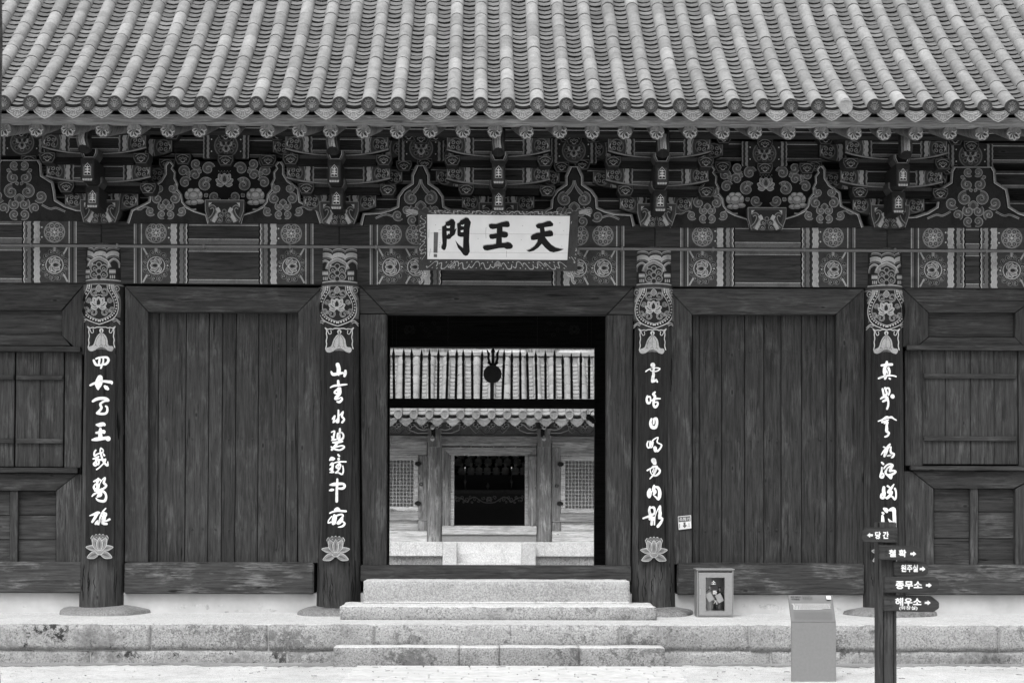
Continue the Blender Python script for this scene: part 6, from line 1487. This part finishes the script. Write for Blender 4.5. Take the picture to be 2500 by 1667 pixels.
t = thing('offering_bowl', 'small brass bowl with a lid in the middle of the altar', 'bowl', tuple(v)); part('bowl', MB().lathe(v, [(10*k, 0), (8*k, 8*k), (18*k, 25*k), (18*k, 40*k)], 'brass', 14), t); part('lid', MB().lathe(v+Vector((0, 0, 41*k)), [(18*k, 0), (10*k, 12*k), (3*k, 16*k), (5*k, 24*k), (1*k, 30*k)], 'brass', 14), t)
t = thing('figure_shelf', 'dark stepped shelf behind the altar carrying rows of small seated figures', 'shelf', tuple(P(1195, 1160, YA+1)))
rowsf = [(300, 1.0, [815, 915, 998, 1086, 1182, 1280, 1385, 1470], 124), (206, 1.3, [780, 890, 990, 1095, 1210, 1300, 1405], 120), (130, 1.6, [805, 915, 1035, 1155, 1275, 1390], 118)]
def figure_mesh(k):
    m = MB()
    m.lathe((0, 0, 0), [(34*k, 0), (38*k, 8*k), (30*k, 20*k), (42*k, 24*k), (36*k, 34*k), (24*k, 44*k), (22*k, 60*k), (26*k, 74*k), (14*k, 84*k), (8*k, 88*k)], 'stone_figure', 16)
    m.lathe((0, 0, 88*k), [(6*k, 0), (15*k, 8*k), (18*k, 20*k), (16*k, 32*k), (9*k, 38*k), (6*k, 44*k), (1*k, 47*k)], 'stone_figure', 14)
    for s_ in (-1, 1): m.tube([(s_*26*k, 0, 70*k), (s_*32*k, -8*k, 50*k), (s_*14*k, -22*k, 38*k), (0, -24*k, 36*k)], [8*k, 8*k, 7*k, 6*k], 'stone_figure', 8); m.tube([(s_*10*k, -6*k, 28*k), (s_*36*k, -14*k, 28*k), (s_*10*k, -30*k, 27*k)], [10*k, 10*k, 8*k], 'stone_figure', 8)
    return m.mesh('body')
for i, (y, dY, xs, _) in enumerate(rowsf):
    Y = YA+dY; ab('shelf_board', 690, 1530, y, y+30 if i else y+160, Y-.12, .3, 'altar_paint', t); fm = figure_mesh((Y+19)/F/4.356)
    for j, x in enumerate(xs):
        v = P(*kh(x, y), Y); rown = ('front', 'middle', 'back')[i]
        o = bpy.data.objects.new('seated_figure', fm); COL.objects.link(o); o.location = v+Vector((0, 0, .002)); o.rotation_euler.z = random.uniform(-.1, .1)
        tag(o, 'small seated stone figure in the %s row on the dark shelf behind the altar' % rown, 'figurine', 'seated figures in the %s row' % rown)
# frieze with painted boards and carved arms
hb('frieze_board', -900, 3200, 900, 1060, YH+.0, .1, 'shade3', H, 0, kt)
fr = Paint(lambda x, y, h: P(*kt(x, y), YH-h))
for cx in (110, 1110, 2130):
    for s_ in (-1, 1):
        f = lambda x, y: (cx+s_*x, y)
        fr.stroke([f(0, 1050), f(50, 1045), f(100, 1000), f(140, 1030), f(170, 1010), f(210, 960), f(200, 930)], 5, 'shade5'); fr.stroke([f(0, 1046), f(50, 1041), f(100, 996), f(140, 1026)], 9, 'shade2')
        for (a, b, r_) in ((30, 1000, 28), (80, 960, 24), (130, 985, 22), (170, 945, 20), (30, 950, 22)): x, y = f(a, b); fr.circ(x, y, r_, 'shade4', n=12); fr.circ(x, y, r_*.8, 'shade2', n=12); fr.stroke(spiral_pts(x, y, r_*.6, a, s_, 1.1, 8), 4, 'shade5', k=1)
fr.stroke([(-300, 1056), (2600, 1070)], 3, 'ink', k=1)
part('painted_frieze', fr, H, smooth=False)['kind'] = 'stuff'
for cpx in (525, 1690):
    br = part('bracket', MB().prism([(P(*kt(x, y), YH-.35).x, P(*kt(x, y), YH-.35).z) for x, y in [(cpx-75, 985), (cpx+75, 985), (cpx+75, 1010), (cpx+60, 1055), (cpx+62, 1176), (cpx-62, 1176), (cpx-60, 1055), (cpx-75, 1010)]], YH-.35, YH-.1, 'wood_grey_v'), H)
    part('beam_end', MB().box(P(*kt(cpx-32, 940), YH-.5).x, P(*kt(cpx+8, 940), YH-.5).x, YH-.5, YH, Z(kt(0, 1070)[1], YH-.5), Z(kt(0, 990)[1], YH-.5), 'shade1'), br)
    for y in (970, 1090):
        v = P(*kt(cpx-(20 if cpx < 1000 else 0), y), YH-.56); part('bud', MB().lathe((v.x, v.y, v.z-.03), [(.01, -.02), (.04, 0), (.045, .03), (.02, .07), (.002, .10)], 'shade6', 12), br)
    for s_ in (-1, 1):
        f = lambda x, y: kt(cpx+s_*x, y)
        q = crom([f(60, 985), f(110, 1000), f(170, 985), f(210, 950), f(270, 930)], 4); part('wing_arm', MB().tube([P(a, b, YH-.3) for a, b in q], .010, 'shade6', 6), br)
        part('wing_board', MB().prism([(P(*f(x, y), YH-.22).x, P(*f(x, y), YH-.22).z) for x, y in [(60, 1030), (180, 1030), (262, 1000), (268, 940), (300, 905), (60, 905)]], YH-.22, YH-.14, 'shade3'), br)
        q = [f(60, 1030), f(180, 1030), f(262, 1000), f(268, 945), f(300, 905)]; part('wing_edge', MB().tube([P(a, b, YH-.225) for a, b in q], .012, 'shade5', 6), br)
hb('eave_board', -900, 3200, 850, 905, YH-.7, .4, 'wood_grey_h', H, .01, kt)
for k in range(-6, 22):
    cx = 125+143*k; v = P(*kt(cx, 938), YH-1.0); m = MB().tube([(v.x, v.y, v.z), (v.x, v.y+1.0, v.z+.35)], .075, 'shade2', 12)
    p = Paint(lambda x, y, h, v=v: Vector((v.x+x, v.y-.003-h, v.z+y)))
    for a in range(5): petal(p, 0, 0, a*2*pi/5-pi/2, .085, .055, 'shade2', 'shade6', .010)
    o = part('rafter', MB().add(m.v+p.v, m.f+[[i+len(m.v) for i in f_] for f_ in p.f], 'shade2'), H)
    me = o.data; me.materials.clear(); base_i = len(m.f)
    for mt in ['shade2']+p.mats: me.materials.append(MATS[mt])
    for i_, pl in enumerate(me.polygons): pl.material_index = 0 if i_ < base_i else 1+p.m[i_-base_i]
# hall roof
YE = 12.9; z0h = Z(kt(0, 850)[1], YE); HX0, HX1 = hcx-5.2, hcx+5.2
hprof = lambda r_: z0h+.85*r_+.08*r_*r_
RH = 1.22
hr = part('roof', MB().add([(x, YE+.1+r_, hprof(r_)-.06) for r_ in (0, RH/2, RH) for x in (HX0, HX1)], [(0, 1, 3, 2), (2, 3, 5, 4)], 'wood_grey_h'), H)
sp_ = 165.5/4.356*(YE+19)/F; xs0 = X(kt(1133, 0)[0], YE, 1010)
HRX = [xs0+sp_*k for k in range(-15, 16)]
hc = cover_geo(MB(), 'hall_tile', .30, .083).mesh('cover_tile'); hpan = pan_geo(MB(), 'hall_tile', None, 8, .2).mesh('pan_tile')
def on_h(x, r_, lift, tilt=0): s = math.atan(.85+.16*r_); return Matrix.Translation((x, YE+r_-lift*sin(s), hprof(r_)+lift*cos(s))) @ Matrix.Rotation(random.uniform(-.02, .02), 4, 'Z') @ Matrix.Rotation(s+tilt, 4, 'X')
he = em.copy(); he.materials.clear()
for _ in em.materials: he.materials.append(MATS['hall_tile'])
hd = dm.copy(); hd.materials.clear(); hd.materials.append(MATS['hall_tile']); hd.materials.append(MATS['hall_tile_mass'])
for x in HRX:
    r_ = 0; 
    while r_ < RH: put('cover_tile', hc, on_h(x+random.uniform(-.004, .004), r_, .05), hr); r_ += .30*cos(math.atan(.85+.16*r_))
    M = on_h(x, 0, .05); c = M @ Vector((0, 0, 0)); put('end_tile', he, Matrix.Translation((c.x, c.y-.004, c.z-.012)) @ Matrix.Diagonal((1.04, 1, 1.25, 1)), hr)
    M = Matrix.Translation((x+sp_/2, YE-.01, Z(kt(0, 893)[1], YE)+random.uniform(-.01, .01))) @ Matrix.Rotation(.1, 4, 'X') @ Matrix.Diagonal((1.12, 1, 1.35, 1)); put('drip_tile', hd, M, hr)
rest = MB(); n_ = 0
for x in HRX:
    r_ = .02
    while r_ < RH:
        M = on_h(x+sp_/2, r_, .012, -.12)
        M = M @ Matrix.Diagonal((1.1, 1, 1, 1))
        if abs(x-hcx) < 2.6 and n_ < 300: put('pan_tile', hpan, M, hr); n_ += 1
        else: pan_geo(rest, 'hall_tile_mass', M, 6)
        r_ += .088
o = part('pan_tile_rows', rest, hr); o['kind'] = 'stuff'
# ridge against the upper storey, and the wall above it
zr = hprof(RH)
part('ridge', MB().box(HX0, HX1, YE+RH+.0, YE+RH+.3, zr-.05, zr+.16, 'hall_tile').box(HX0, HX1, YE+RH-.04, YE+RH+.3, zr+.17, zr+.25, 'tile_white'), H, .01)
part('upper_wall', MB().box(HX0, HX1, YE+RH+.1, YE+RH+.4, zr+.2, zr+2.2, 'sign_white'), H)
for (a, b) in ((390, 660), (1520, 1820), (-500, -300), (2500, 2750)): hb('upper_column', a, b, -80, 190, YE+RH+.02, .1, 'wood_grey_v', H, .01, kt)
for (a, b) in ((45, 385), (700, 1490), (1850, 2700)): hb('upper_rail', a, b, 150, 178, YE+RH+.03, .08, 'wood_pale', H, .01, kt)
for k in range(-3, 58): 
    if not (380 < 45+42*k < 690 or 1500 < 45+42*k < 1840): hb('upper_bar', 45+42*k, 50+42*k, 90, 140, YE+RH+.05, .04, 'wood_grey_v', H, 0, kt)
hb('upper_bar', -400, 2700, 112, 124, YE+RH+.055, .03, 'wood_grey_h', H, 0, kt)
part('upper_roof_eave', MB().box(HX0-.3, HX1+.3, YE+.7, YE+3, zr+2.2, zr+2.5, 'hall_tile'), H)
# ================================================================ TREE AT THE LEFT EDGE
YTr = -9.0
T = thing('tree', 'dark tree trunk just at the left edge of the picture in front of the terrace', 'tree', (X(-16, YTr, 1650), YTr, -.45))
bx_ = X(-30, YTr, 1650)
m = MB(); pth = [(X(-22, YTr, 1667), YTr, -.55), (X(-34, YTr, 1640), YTr, -.35), (X(-52, YTr, 1400), YTr, .6), (X(-50, YTr, 1000), YTr, 2.0), (X(-40, YTr, 500), YTr, 3.4), (X(-33, YTr, 160), YTr, 4.3), (X(-36, YTr, 0), YTr, 5.2), (X(-60, YTr, 0), YTr, 6.2)]
m.tube(pth, [.17, .13, .11, .105, .10, .098, .085, .06], 'bark', 14); part('trunk', m, T)
random.seed(3); cr = MB()
for k in range(9):
    a = random.uniform(2.2, 4.4); z = 4.9+random.random()*1.4; s0 = Vector((pth[-2][0], YTr, z)); L = random.uniform(.8, 1.8)
    e_ = s0+Vector((cos(a)*L, sin(a)*L*.8, L*.7)); part('limb', MB().tube([s0, (s0+e_)/2+Vector((0, 0, .1)), e_], [.04, .028, .012], 'bark', 8), T)
    for j in range(160):
        c = e_+Vector([random.gauss(0, .34) for _ in range(3)]); u = Vector([random.gauss(0, 1) for _ in range(3)]).normalized()*.045; v_ = u.orthogonal().normalized()*.02
        cr.add([c-u, c+v_, c+u, c-v_], [(0, 1, 2, 3)], 'leaf')
o = part('crown', cr, T, smooth=False); o['kind'] = 'stuff'
